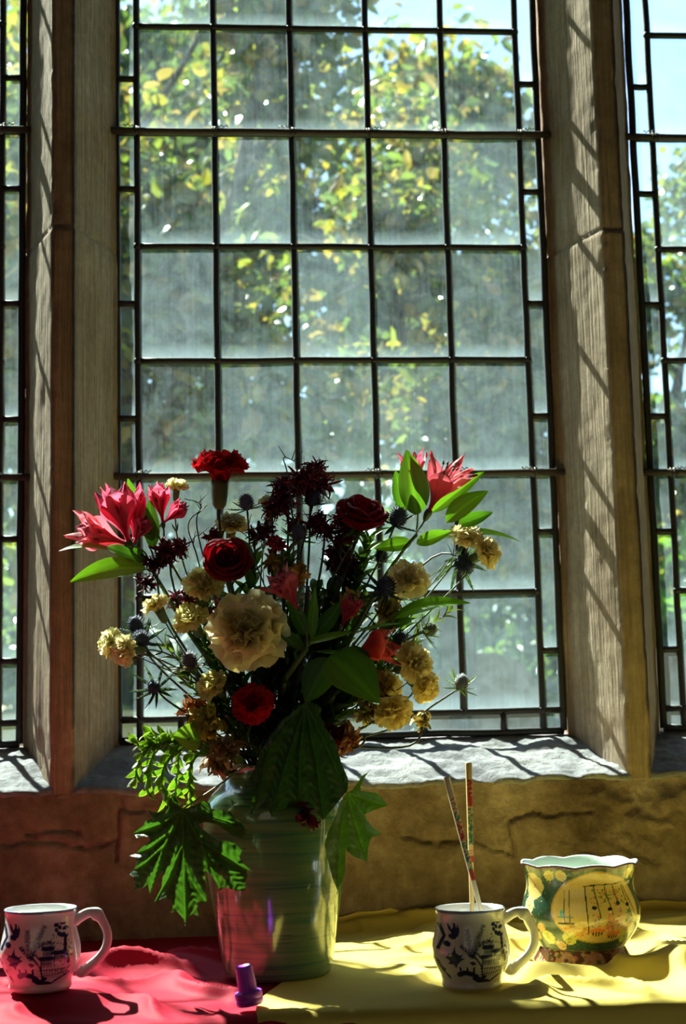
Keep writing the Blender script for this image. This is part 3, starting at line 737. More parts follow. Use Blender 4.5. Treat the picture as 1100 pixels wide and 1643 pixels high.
# ------------------------------------------------------------------ the scalloped painted bowl
def bowlpic():
    R = Ras(1500, 420, (0.035, 0.085, 0.055)); rr = random.Random(8)
    for i in range(2600): R.ellq = None; x, y = rr.random()*1500, rr.random()*420; xi, yi = int(x), int(y); R.a[max(0, yi-1):yi+2, max(0, xi-1):xi+2] = rr.choice(((.10, .22, .14), (.02, .04, .035), (.25, .32, .16)))
    gold = (.62, .42, .10)
    def panel(cx):
        # round framed scene
        R.ell(cx, 200, 205, 178, (.55, .34, .05)); R.ell(cx, 200, 197, 170, (.72, .52, .16))
        X0 = cx
        for i in range(900):
            a, b = rr.gauss(0, 90), rr.gauss(0, 80)
            if (a/190)**2+(b/163)**2 < 1: R.ell(X0+a, 200+b, rr.uniform(1, 4), rr.uniform(1, 4), rr.choice(((.80, .62, .24), (.66, .40, .10), (.80, .52, .22))))
        R.poly([(cx-150, 90), (cx+150, 90), (cx+172, 260), (cx-172, 260)], (.76, .58, .20), .55)
        for i in range(220): R.ell(cx+rr.uniform(-150, 150), rr.uniform(285, 345), rr.uniform(3, 9), rr.uniform(2, 4), rr.choice(((.85, .55, .08), (.75, .40, .05), (.8, .25, .05))))
        K = (.03, .035, .02)
        R.line([(cx-65, 92), (cx+120, 78)], 3, K)
        for x0, x1, y1 in ((-60, -52, 320), (-22, -2, 245), (28, 50, 230), (70, 92, 215), (118, 160, 280), (128, 182, 250)):
            R.line([(cx+x0, 92), (cx+x1, y1)], 2.4, K)
        for x in (-150, -128): R.line([(cx+x, 110), (cx+x+4, 270)], 2, (.15, .12, .04))
        R.line([(cx-172, 270), (cx-110, 270)], 5, K); R.line([(cx-172, 240), (cx-112, 240)], 2.5, (.1, .25, .2)); R.poly([(cx-165, 205), (cx-150, 205), (cx-150, 236), (cx-165, 236)], (.15, .45, .42))
        # ladies
        for x, y, c in ((-25, 205, (.75, .5, .2)), (40, 215, (.8, .30, .12)), (82, 190, (.75, .45, .3)), (135, 200, (.12, .30, .22))):
            R.poly([(cx+x-9, y+14), (cx+x+9, y+14), (cx+x+24, y+105), (cx+x-24, y+105)], c)
            for i in range(26): R.ell(cx+x+rr.uniform(-18, 18), y+rr.uniform(20, 100), rr.uniform(2, 7), rr.uniform(2, 5), rr.choice(((.8, .16, .06), (.85, .6, .2), (.12, .35, .22), (.85, .5, .4), (.2, .1, .05))))
            R.ell(cx+x, y, 9, 11, (.85, .66, .42)); R.ell(cx+x, y-10, 11, 10, (.02, .015, .015))
        R.line([(cx+118, 262), (cx+124, 318)], 7, (.03, .08, .06))
        for x, y in ((-15, 325), (60, 345)):
            R.ell(cx+x, y-14, 34, 14, (.82, .22, .05)); R.ell(cx+x, y, 24, 12, (.05, .05, .03)); 
            for d in (-12, 0, 12): R.line([(cx+x+d, y-8), (cx+x+d, y+12)], 3, (.85, .55, .1))
        for i in range(70): R.ell(cx+rr.uniform(-40, 150), rr.uniform(110, 190), rr.uniform(2, 7), rr.uniform(2, 6), rr.choice(((.35, .2, .05), (.12, .2, .08), (.7, .25, .12))))
    def flower(cx, cy, s, c, c2):
        for j in range(9):
            a = 2*math.pi*j/9; R.ell(cx+s*.55*math.cos(a), cy+s*.62*math.sin(a), s*.42, s*.42, c)
        for j in range(int(s*4)): R.ell(cx+rr.gauss(0, s*.4), cy+rr.gauss(0, s*.4), rr.uniform(1, 4), rr.uniform(1, 4), rr.choice((c2, c, gold)))
    for cx in (0, 375, 750, 1125, 1500):
        if cx in (375, 1125): panel(cx)
        else:
            flower(cx+60, 100, 66, (.62, .52, .18), (.75, .38, .14)); flower(cx-80, 110, 60, (.62, .55, .22), (.70, .40, .14)); flower(cx+40, 195, 40, (.50, .58, .34), (.6, .5, .2)); flower(cx+20, 265, 56, (.82, .62, .50), (.65, .3, .2)); flower(cx-95, 255, 50, (.74, .50, .30), (.6, .25, .1)); flower(cx+60, 335, 34, (.7, .5, .14), (.6, .2, .1)); flower(cx-30, 365, 40, (.66, .60, .12), (.3, .35, .1))
        for dx in (-160, 160): flower(cx+dx, 40, 26, (.62, .56, .14), (.7, .5, .1)); flower(cx+dx*.85, 350, 34, (.62, .60, .12), (.2, .3, .1)); flower(cx+dx*1.15, 390, 24, (.66, .5, .3), (.5, .2, .1)); flower(cx+dx*.72, 300, 22, (.7, .45, .12), (.5, .2, .1))
    return R
BP = bowlpic()
def bowl():
    root = thing('scalloped_bowl', 'painted oriental bowl with a scalloped rim and a gold panel of figures', 'bowl', BW)
    raw = [(.0, .0215), (.030, .0200), (.0452, .0205), (.0520, .0280), (.0600, .0400), (.0655, .0530), (.0672, .0660), (.0650, .0800), (.0618, .0930), (.0608, .1040), (.0626, .1150), (.0662, .1255)]
    out = [(max(0, p.x), p.z) for p in catmull([Vector((a, 0, b)) for a, b in raw], 11)]
    prof = out + [(.0668, .1275), (.0655, .1285), (.0640, .1270), (.0600, .117), (.0582, .104), (.0590, .093), (.062, .078), (.063, .062), (.058, .045), (.045, .030), (.0, .026)]
    n = 640; no = len(out); pts, cols = [], []
    for i, (r, z) in enumerate(prof):
        k_ = sm(.085, .1285, z)
        for k in range(n):
            a = 2*math.pi*k/n; sc = abs(math.cos(a*4.5+.6)); s_ = (sc**1.1-.55)*.7
            rr_ = r*(1+.028*s_*k_); zz = z+.0042*s_*k_
            pts.append((BW.x+rr_*math.cos(a), BW.y+rr_*math.sin(a), BW.z+zz*.88))
            if i >= no+2: c = (.70, .80, .70)
            elif i >= no-1: c = (.82, .86, .82) if i > no else (.10, .035, .05)
            elif z < .022: c = (.45, .33, .08)
            else:
                v = 1-(z-.022)/.1035; u = ((a-1.5*math.pi-.10)/(2*math.pi)+.75) % 1; c = BP.get(u, v)
                if z > .1235: c = (.10, .035, .05)
            cols.append(c)
    f = []
    for i in range(len(prof)-1):
        for k in range(n): q = (k+1) % n; f.append((i*n+k, i*n+q, (i+1)*n+q, (i+1)*n+k))
    mb = MB(); mb.add(pts, f, cols); mb.obj('body', MAT['bowl_glaze'], root)
    rr = random.Random(5); ft = MB(); m = 200
    fr = Ras(600, 60, (.13, .05, .04))
    for cx in range(0, 600, 60):
        fr.ell(cx+30, 30, 22, 20, (.45, .22, .12))
        for j in range(30): fr.ell(cx+rr.uniform(0, 60), rr.uniform(5, 55), rr.uniform(1, 6), rr.uniform(1, 5), rr.choice(((.55, .34, .14), (.08, .03, .03), (.10, .13, .05), (.5, .16, .10))))
    fp = [(.040, .021), (.0445, .0205), (.0475, .0190), (.0500, .0150), (.0535, .0090), (.0562, .0050), (.0570, .0020), (.0562, .0002), (.050, .0), (.048, .004), (.040, .012)]
    fp = [(p.x, p.z) for p in catmull([Vector((a, 0, b)) for a, b in fp], 4)]
    ft.lathe(fp, m, BW, lambda i, k: (.5, .36, .1) if i < 5 else (fr.get(k/m, min(1, (i-5)/24)) if i < 28 else (.6, .5, .4)))
    ft.obj('foot', MAT['bowl_glaze'], root)
bowl()

# ------------------------------------------------------------------ vase
def zat(px, py, Y=-.5): return P(px, py, Y).z-TZ
vr = [(.0, .000), (.050, .000), (.0570, .0015), (.0605, .006), (.0630, .020), (.0672, .048), (.0730, .085), (.0778, .120), (.0808, .155), (.0815, .180), (.0795, .200), (.0725, .213), (.0635, .2225), (.0590, .229), (.0575, .236), (.0585, .2425), (.0600, .2460)]
VH = .94
vt = thing('vase', 'tall green glazed vase with swirled bands holding the flowers', 'vase', VASE)
vp = [(max(0, p.x), p.z) for p in catmull([Vector((a, 0, b)) for a, b in vr], 6)]
inner = [(.0600, .2480), (.0585, .2485), (.0565, .2460), (.0545, .238), (.056, .228), (.068, .212), (.0765, .195), (.077, .16), (.070, .09), (.060, .02), (.0, .012)]
mb = MB(); mb.lathe([(r, z*VH) for r, z in vp+inner], 128, VASE); mb.obj('body', MAT['vase'], vt)
rimm = MB(); rimm.lathe([(r, z*VH) for r, z in ((.0592, .2450), (.0608, .2462), (.0612, .2480), (.0600, .2496), (.0580, .2496), (.0568, .2478))], 128, VASE)
MAT['rim'] = pbr('unglazed_rim', (0.42, 0.34, 0.22), 0.6); ro = rimm.obj('rim', MAT['rim'], vt)

# ------------------------------------------------------------------ purple cap, dark pot at the left edge
cp = thing('bottle_cap', 'small purple plastic bottle cap between the mug and the vase', 'cap', CAP)
R_ = Matrix.Rotation(math.radians(-9), 4, 'Y')
def turned(name, prof, parent, org, mat, tilt, n=48, cap=(False, False)):
    m = MB(); m.lathe(prof, n, (0, 0, 0), caps=cap); m.v = [tuple(Vector(org)+tilt @ Vector(q)) for q in m.v]; return m.obj(name, mat, parent)
o_ = CAP+Vector((0, 0, .0035))
turned('cap_skirt', [(0, 0), (.0125, 0), (.0137, .001), (.0140, .004), (.0141, .006), (.0136, .0066), (.0139, .0072), (.0142, .010), (.0140, .0125), (.0130, .0135), (.0100, .0140), (.006, .0142)], cp, o_, MAT['purple'], R_)
turned('cap_spout', [(.0098, .0138), (.0096, .016), (.0092, .026), (.0087, .0365), (.0083, .0382), (.0076, .0388), (.0070, .0380), (.0, .0378)], cp, o_, MAT['purple'], R_)
pr_ = random.Random(12); PC = [[pr_.choice(((.02, .022, .02), (.02, .02, .02), (.03, .035, .03), (.55, .55, .45))) for k in range(96)] for i in range(60)]
MAT['speckle'] = pbr('speckled_glaze', (0.1, 0.1, 0.1), 0.25, coat=.6, vcol=True)
mb = MB(); mb.lathe([(max(0, p.x), p.z) for p in catmull([Vector((a, 0, b)) for a, b in ((0, 0), (.025, 0), (.032, .004), (.040, .025), (.0435, .048), (.041, .068), (.030, .084), (.022, .088), (.020, .086), (.0, .080))], 5)], 96, POT, lambda i, k: PC[i % 60][k])
tag(mb.obj('speckled_pot', MAT['speckle'], origin=POT), 'dark speckled pot just showing at the left edge behind the mug', 'pot')
# ------------------------------------------------------------------ the bouquet
FR = random.Random(77)
K1 = 0.000722                       # metres to one pixel of the photo at the flowers' distance
RIM = Vector((VX, -.5, TZ+VH*.246))
def pp(q, dY=None):
    return P(q[0], q[1], q[2] if len(q) > 2 else (dY if dY is not None else -.5))
def basis(d, spin=0.0):
    d = d.normalized(); a = Vector((0, 0, 1)) if abs(d.z) < .9 else Vector((0, 1, 0))
    x = d.cross(a).normalized(); y = d.cross(x)
    c, s = math.cos(spin), math.sin(spin); return x*c+y*s, y*c-x*s, d
def shade(c, f): return tuple(min(1.0, max(0, v*f)) for v in c)
def lerp3(a, b, t): return tuple(x+(y-x)*t for x, y in zip(a, b))

def petal(mb, o, d, out, L, W, tilt, curl, colf, nu=9, nv=7, wid=None, jag=0.0, ruf=0.0, rfreq=3.0, cup=0.0, seed=0.0, r0=0.0, claw=.25):
    """o base; d flower axis; out radial direction. The petal leaves along d and bends outward by tilt (+ curl at the tip)."""
    side = d.cross(out).normalized(); pts, cols = [], []; y = r0; z = 0.0
    path = []
    for i in range(nu):
        t = i/(nu-1); a = tilt*sm(-.1, .75, t)+curl*max(0, t-.55)/.45
        path.append((y, z, a)); y += math.sin(a)*L/(nu-1); z += math.cos(a)*L/(nu-1)
    for i in range(nu):
        t = i/(nu-1); y, z, a = path[i]; w_ = (wid(t) if wid else (claw+(1-claw)*t**.8))*W
        for j in range(nv):
            s = 2*j/(nv-1)-1
            e = 1.0+(jag*(math.sin(s*17+seed)+.6*math.sin(s*31+seed*2)))*max(0, t-.7)/.3
            h = ruf*t*t*math.sin(s*rfreq*math.pi/2+seed*3)+ruf*.5*t*math.sin(t*5+s*6+seed) + cup*(s*s-.3)*t
            drop = -0.18*L*s*s*t*(1 if wid is None else .4)*(t > .5)
            yy, zz = y+math.sin(a)*(L*(e-1)+drop), z+math.cos(a)*(L*(e-1)+drop)
            p = o+out*(yy-h*math.cos(a))+d*(zz+h*math.sin(a))+side*(s*w_*.5)
            pts.append(p); cols.append(colf(t, s))
    mb.grid(pts, nu, nv, cols)

def stem_pts(p, d, k, via=None):
    a = 2.4*k; rr = .042*math.sqrt((k*.37) % 1)
    m = RIM+Vector((rr*math.cos(a), rr*math.sin(a)*.8, 0))
    off = p-m; L = off.length
    m.x = RIM.x+max(-.047, min(.047, .55*(m.x-RIM.x)+.12*off.x))
    m.y = RIM.y+max(-.04, min(.04, .6*(m.y-RIM.y)+.15*off.y))
    low = Vector((RIM.x-(m.x-RIM.x)*.6, RIM.y-(m.y-RIM.y)*.6, TZ+.03))
    if via: return catmull([p]+[pp(q) for q in via]+[m, low], 7)
    up = (m-low).normalized()
    return bez(p, p-d.normalized()*L*.28, m+(up*.7+off.normalized()*.5)*L*.35, m, 15)+[m.lerp(low, t) for t in (.3, .65, 1.0)]
GREEN = (.085, .14, .04); DKG = (.055, .10, .030)
def add_stem(root, p, d, k, r=.0016, col=GREEN, via=None, nodes=0):
    mb = MB(); q = stem_pts(p, d, k, via); n = len(q)
    mb.tube(q, [r*(.8+.4*i/n) for i in range(n)], 7, [shade(col, .8+.4*abs(noise.noise(Vector((i*.6, k, 0))))) for i in range(n)])
    for j in range(nodes):
        i = 2+int(j*(n-8)/max(1, nodes)); a = q[i]; tg = (q[i]-q[i+1]).normalized()
        x, y, _ = basis(tg, FR.random()*6)
        for sg in (-1, 1):
            leafblade(mb, a, a+tg*.012+x*sg*.009, .0022, n=5, col=shade(col, .9))
    return mb.obj('stem', MAT['stem'], root)

def leafblade(mb, a, b, w, bend=0.0, n=10, col=(.07, .15, .03), face=None, fold=.25, twist=0.0, wob=0.0, seed=0, veins=True, shape=.75, edge=None):
    a, b = Vector(a), Vector(b); ax = b-a; L = ax.length; t0 = ax.normalized()
    f = Vector(face) if face is not None else Vector((0, -1, .3)); f = (f-t0*f.dot(t0)); f = f.normalized() if f.length > 1e-3 else t0.orthogonal().normalized()
    sd = t0.cross(f); nv = 9; pts, cols = [], []
    for i in range(n+1):
        t = i/n; wv = w*.5*max(.03, math.sin(math.pi*min(1, t**shape*.97+.02))**.85); c = a+ax*t+f*(bend*L*4*t*(1-t))
        an = twist*(t-.2); s_, f_ = sd*math.cos(an)+f*math.sin(an), f*math.cos(an)-sd*math.sin(an)
        for j in range(nv):
            s = 2*j/(nv-1)-1
            h = fold*wv*(abs(s)**1.3) + wob*w*math.sin(t*9+seed+s*2)*abs(s)
            pts.append(c+s_*(s*wv)+f_*h)
            v = 1.0+(.16 if (j % 2 == 0 and veins) else 0)+(.45 if j == 4 and veins else 0)
            cc = shade(col, v*(.92+.16*t))
            if edge and abs(s) > .8: cc = edge
            cols.append(cc)
    mb.grid(pts, n+1, nv, cols)

def leaf(root, a, b, wpx, col=(.07, .16, .03), Y=-.5, **k):
    a, b = pp(a, Y), pp(b, Y); mb = MB(); leafblade(mb, a, b, wpx*K1, col=col, n=16, **k); return mb.obj('leaf', MAT['leaf'], root)

def calyx(root, p, d, L, R, col=(.10, .17, .05)):
    mb = MB(); x, y, z = basis(d); n = 20; prof = [(R*.45, -L), (R*.8, -L*.85), (R*.95, -L*.5), (R, -L*.15), (R*1.08, 0), (R*.9, .001)]
    pts, cols = [], []
    for i, (r, h) in enumerate(prof):
        for k in range(n):
            a = 2*math.pi*k/n; j = 1+.05*math.cos(a*5)*(i/5); hh = h+(.12*L*abs(math.cos(a*2.5)) if i == 4 else 0)
            pts.append(Vector(p)+x*r*j*math.cos(a)+y*r*j*math.sin(a)+z*hh); cols.append(shade(col, .8+.06*i))
    f = [(i*n+k, i*n+(k+1) % n, (i+1)*n+(k+1) % n, (i+1)*n+k) for i in range(5) for k in range(n)]; f.append(tuple(range(n))[::-1])
    mb.add(pts, f, cols); return mb.obj('calyx', MAT['stem'], root)

def carnation(label, q, rpx, d, col, k, group, petals=None, big=1.0, flat=1.0, via=None, deep=None, depthL=1.0, stemcol=GREEN):
    c = pp(q); d = Vector(d).normalized(); R = rpx*K1*1.14; root = thing('carnation', label, 'flower', c, group); r = random.Random(int(q[0]*7+q[1]))
    mb = MB(); base = c-d*R*.75*depthL; deep = deep or (col[0]*.97, col[1]*.88, col[2]*.72)
    n = petals or 34
    for i in range(n):
        t = (i+.5)/n; tilt = (1.60 if i > n*.66 else 0.08+1.42*t**1.0)*flat; a = i*2.39996+r.uniform(-.25, .25)
        x, y, _ = basis(d); out = x*math.cos(a)+y*math.sin(a)
        L = R*(1.05+.12*r.random())*(1.02 if i > n*.4 else .98)*(1.0-.12*(t < .35)) ; W = R*(.78+.40*t)*r.uniform(.85, 1.15)*big; sd = r.random()*9
        cc = shade(col, r.uniform(.88, 1.1))
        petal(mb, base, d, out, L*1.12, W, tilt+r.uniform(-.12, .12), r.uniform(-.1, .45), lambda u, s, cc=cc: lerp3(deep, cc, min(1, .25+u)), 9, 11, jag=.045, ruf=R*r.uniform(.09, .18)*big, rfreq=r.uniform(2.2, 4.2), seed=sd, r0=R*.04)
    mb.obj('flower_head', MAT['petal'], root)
    calyx(root, base+d*R*.16, d, R*.85, R*.27, (.11, .16, .06))
    add_stem(root, base-d*R*.62, d, k, max(.0011, R*.045), stemcol, via, nodes=3)
    return root

def rose(label, q, rpx, d, col, k):
    c = pp(q); d = Vector(d).normalized(); R = rpx*K1*.95; root = thing('rose', label, 'rose', c, 'dark red roses'); r = random.Random(int(q[0]))
    mb = MB(); x, y, _ = basis(d); base = c-d*R*.85
    spec = [(.16, 1.35, 3), (.28, 1.42, 3), (.42, 1.45, 4), (.58, 1.42, 4), (.76, 1.30, 5), (.94, 1.10, 5)]
    for li, (rr, h, n) in enumerate(spec):
        for i in range(n):
            a0 = 2*math.pi*(i+.45*li)/n+r.uniform(-.15, .15); span = 2*math.pi/n*.78+.25; nu, nv = 12, 15; pts, cols = [], []; sd = r.random()*9
            roll = .28 if li > 2 else .10; jit = r.uniform(.93, 1.07)
            for u in range(nu):
                t = u/(nu-1)
                for v in range(nv):
                    s = 2*v/(nv-1)-1; a = a0+s*span
                    top = 1-.30*s*s+.04*math.sin(s*6+sd)
                    hh = h*R*jit*top*(math.sin(t*1.45)/math.sin(1.45))
                    rad = rr*R*(math.sin(min(1, t*1.35)*math.pi/2)**.8)*(1+.05*math.sin(s*4+sd))+roll*R*max(0, t-.72)**1.4*4.2*(1-.4*s*s)
                    hh -= roll*R*max(0, t-.82)*2.6
                    rad += .03*R*s+ .01*R
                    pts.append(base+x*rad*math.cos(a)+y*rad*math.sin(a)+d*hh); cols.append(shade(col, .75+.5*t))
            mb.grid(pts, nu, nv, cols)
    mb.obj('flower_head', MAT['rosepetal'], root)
    sp = MB()
    for i in range(5):
        a = 2*math.pi*i/5; out = x*math.cos(a)+y*math.sin(a); leafblade(sp, base, base+out*R*.6-d*R*.35, R*.22, col=(.06, .12, .03), n=7)
    sp.lathe([(0, 0), (R*.14, .001), (R*.16, .004), (R*.08, .008), (0, .009)], 12, base-d*.006, (.08, .14, .04))
    sp.obj('sepals', MAT['leaf'], root)
    add_stem(root, base, d, k, .0026, (.05, .09, .03)); return root

PINK = (.72, .085, .17)
def alstro_flower(root, base, d, Lpx, col=PINK, spread=.55, seed=1, wf=1.0, tip=(.10, .03, .05)):
    r = random.Random(seed); b = pp(base); d = Vector(d).normalized(); L = Lpx*K1; x, y, _ = basis(d, seed*.7); mb = MB()
    for i in range(6):
        inner = i % 2; a = math.pi/3*i+r.uniform(-.12, .12); out = x*math.cos(a)+y*math.sin(a)
        W = wf*L*(.34 if inner else .56)*r.uniform(.9, 1.1); ll = L*(1.0 if inner else .97)*r.uniform(.92, 1.06); c0 = shade(col, r.uniform(.85, 1.15))
        def cf(u, s, inner=inner, c0=c0):
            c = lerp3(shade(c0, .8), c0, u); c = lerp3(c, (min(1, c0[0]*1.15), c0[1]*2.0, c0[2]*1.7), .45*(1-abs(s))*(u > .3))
            if inner and .35 < u < .85 and abs(s) < .75 and (int(u*23+abs(s)*9) % 2 == 0): c = shade(c, .3)
            if not inner and u > .84 and abs(s) < .45: c = tip
            return c
        petal(mb, b, d, out, ll, W, spread+(.10 if not inner else -.05)+r.uniform(-.08, .1), r.uniform(.1, .5), cf, 16, 9,
              wid=lambda t, inner=inner: (.15+.85*sm(.08, .66, t))*(1-.88*max(0, (t-.62)/.38)**2.2), ruf=L*.014, rfreq=2, cup=-L*.045 if not inner else -L*.03, seed=seed+i, r0=L*.015)
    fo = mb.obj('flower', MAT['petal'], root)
    st = MB()
    for i in range(6):
        a = i+seed; out = x*math.cos(a)+y*math.sin(a); e = b+d*L*.72+out*L*.10
        st.tube(bez(b, b+d*L*.3, e-d*L*.1, e, 7), L*.008, 4, shade(col, .9)); st.tube([e, e+d*L*.05+out*L*.02], [L*.018, L*.010], 6, (.12, .10, .05))
    s_ = st.obj('stamens', MAT['stem'], fo)
    ov = MB(); ov.tube([b-d*L*.16, b-d*L*.10, b-d*L*.03, b+d*L*.02], [L*.025, L*.05, L*.06, L*.045], 10, (.07, .12, .035)); ov.obj('ovary', MAT['stem'], fo)
    return b-d*L*.14
def alstroemeria(label, hub, k, flowers, leaves, col=PINK, via=None, stemr=.0026):
    h = pp(hub); root = thing('alstroemeria', label, 'flower', h, 'pink alstroemeria stems')
    ps = MB()
    for i, f in enumerate(flowers):
        e = alstro_flower(root, f[0], f[1], f[2], f[3] if len(f) > 3 else col, f[4] if len(f) > 4 else .5, seed=k*10+i, wf=f[5] if len(f) > 5 else 1.0)
        dd = Vector(f[1]).normalized(); L = (e-h).length; ps.tube(bez(e, e-dd*L*.4, h+Vector((0, 0, L*.2)), h, 9), .0011, 6, (.10, .17, .04))
    if flowers: ps.obj('flower_stalks', MAT['stem'], root)
    for l in leaves:
        kw = dict(l[3]) if len(l) > 3 else {}; leaf(root, l[0], l[1], l[2], **kw)
    add_stem(root, h, Vector((h.x-RIM.x, 0, h.z-RIM.z)), k, stemr, (.10, .16, .04), via); return root

def thistle(label, q, rpx, d, k, nb=10, Lb=2.6, via=None, col=(.035, .045, .085), bcol=(.03, .045, .065), stem=True):
    c = pp(q); d = Vector(d).normalized(); R = rpx*K1*.92; root = thing('sea_holly', label, 'thistle', c, 'sea holly thistles'); r = random.Random(int(q[0]*3+q[1]))
    x, y, _ = basis(d, r.random()*3); mb = MB(); n, m = 18, 10; pts, cols = [], []
    for i in range(m+1):
        ph = math.pi*i/m
        for j in range(n):
            a = 2*math.pi*j/n; rr = R*math.sin(ph)*(.88 if i > m/2 else .95); pts.append(c+(x*math.cos(a)+y*math.sin(a))*rr-d*R*1.25*math.cos(ph)); cols.append(shade(col, .8+.05*i))
    mb.grid(pts, m+1, n, cols, close=True)
    for i in range(150):
        z = -0.75+1.72*(i+.5)/150; a = i*2.39996; ph = math.acos(max(-1, min(1, z))); v = (x*math.cos(a)+y*math.sin(a))*math.sin(ph)+d*math.cos(ph)*1.25
        p = c+v*R*.92; vn = v.normalized(); s1 = vn.orthogonal().normalized(); s2 = vn.cross(s1); w_ = R*.085
        mb.add([p+s1*w_, p-s1*w_*.5+s2*w_*.8, p-s1*w_*.5-s2*w_*.8, p+vn*R*r.uniform(.30, .55)], [(0, 1, 3), (1, 2, 3), (2, 0, 3)], [shade(col, .9)]*3+[shade(col, 2.0)])
    mb.obj('flower_head', MAT['thistle'], root)
    br = MB()
    for i in range(nb):
        a = 2*math.pi*i/nb+r.uniform(-.2, .2); out = x*math.cos(a)+y*math.sin(a); L = R*(Lb+.8)*r.uniform(.75, 1.2); up = r.uniform(-.05, .7)
        o = c-d*R*1.05; e = o+(out+d*up).normalized()*L; leafblade(br, o, e, R*.52, bend=-.05, col=shade(bcol, r.uniform(.7, 1.6)), n=9, face=d, fold=.35)
        for t in (.35, .5, .65, .8):
            for sg in (-1, 1):
                p = o.lerp(e, t); sdv = (e-o).normalized().cross(d).normalized()*sg; q1 = p+(sdv*.8+(e-o).normalized()*.7)*R*.42
                w_ = R*.05; br.add([p-(e-o).normalized()*w_, p+(e-o).normalized()*w_, q1, p+d*w_], [(0, 1, 2), (1, 3, 2), (3, 0, 2)], bcol)
    br.obj('bracts', MAT['leaf'], root)
    if stem: add_stem(root, c-d*R*1.1, d, k, .0014, (.07, .08, .05), via)
    return root

def dried(label, q, rx, ry, k, n, col, seed, L=20, droop=.4, stem=True, cat='flower', name='dried_flower', wpx=4.0, group='shrivelled dark red flowers', d=(0, -.2, 1)):
    c = pp(q); root = thing(name, label, cat, c, group); r = random.Random(seed); mb = MB()
    cents = [c+Vector((r.gauss(0, .42)*rx*K1, r.gauss(0, .35)*.03, r.gauss(0, .42)*ry*K1)) for _ in range(max(1, int(n/26)))]
    for i in range(int(n*1.7)):
        o = cents[i % len(cents)]; v = Vector((r.gauss(0, 1), r.gauss(-.2, .9), r.gauss(.25, .9))).normalized(); LL = L*K1*r.uniform(.7, 1.5)
        sd = v.orthogonal().normalized(); sd = Matrix.Rotation(r.random()*6.28, 3, v) @ sd; cv = r.uniform(1.0, 3.6)*r.choice((-1, 1)); w_ = wpx*K1*r.uniform(.6, 1.4); pts, cols = [], []
        p = o.copy(); nrm = v.cross(sd); cc = shade(col, r.uniform(.4, 1.5)); m = 9
        dirv = v.copy()
        for j in range(m):
            t = j/(m-1); ww = w_*(.35+.65*math.sin(math.pi*min(1, t*.85+.1)))
            for s in (-1, 0, 1): pts.append(p+sd*(s*ww*.5)+nrm*(abs(s)*ww*.3)); cols.append(shade(cc, .8+.4*t))
            p = p+dirv*LL/(m-1); dirv = (Matrix.Rotation(cv/(m-1), 3, sd) @ dirv); dirv = (dirv+Vector((0, 0, -droop/(m-1)))).normalized(); nrm = dirv.cross(sd)
        mb.grid(pts, m, 3, cols)
    mb.obj('petals', MAT['dry'], root)
    if stem:
        sb = MB()
        for o in cents[1:]: sb.tube(bez(o, o+Vector((0, 0, -.008)), c+Vector((0, 0, -.004)), c+Vector((0, 0, -.012)), 6), .0009, 5, (.04, .03, .015))
        sb.tube([c+Vector((0, 0, -.010)), c+Vector((0, 0, -.014))], .0018, 6, (.05, .06, .02)); sb.obj('flower_stalks', MAT['stem'], root)
        add_stem(root, c+Vector((0, 0, -.012)), Vector(d), k, .0016, (.05, .065, .025))
    return root

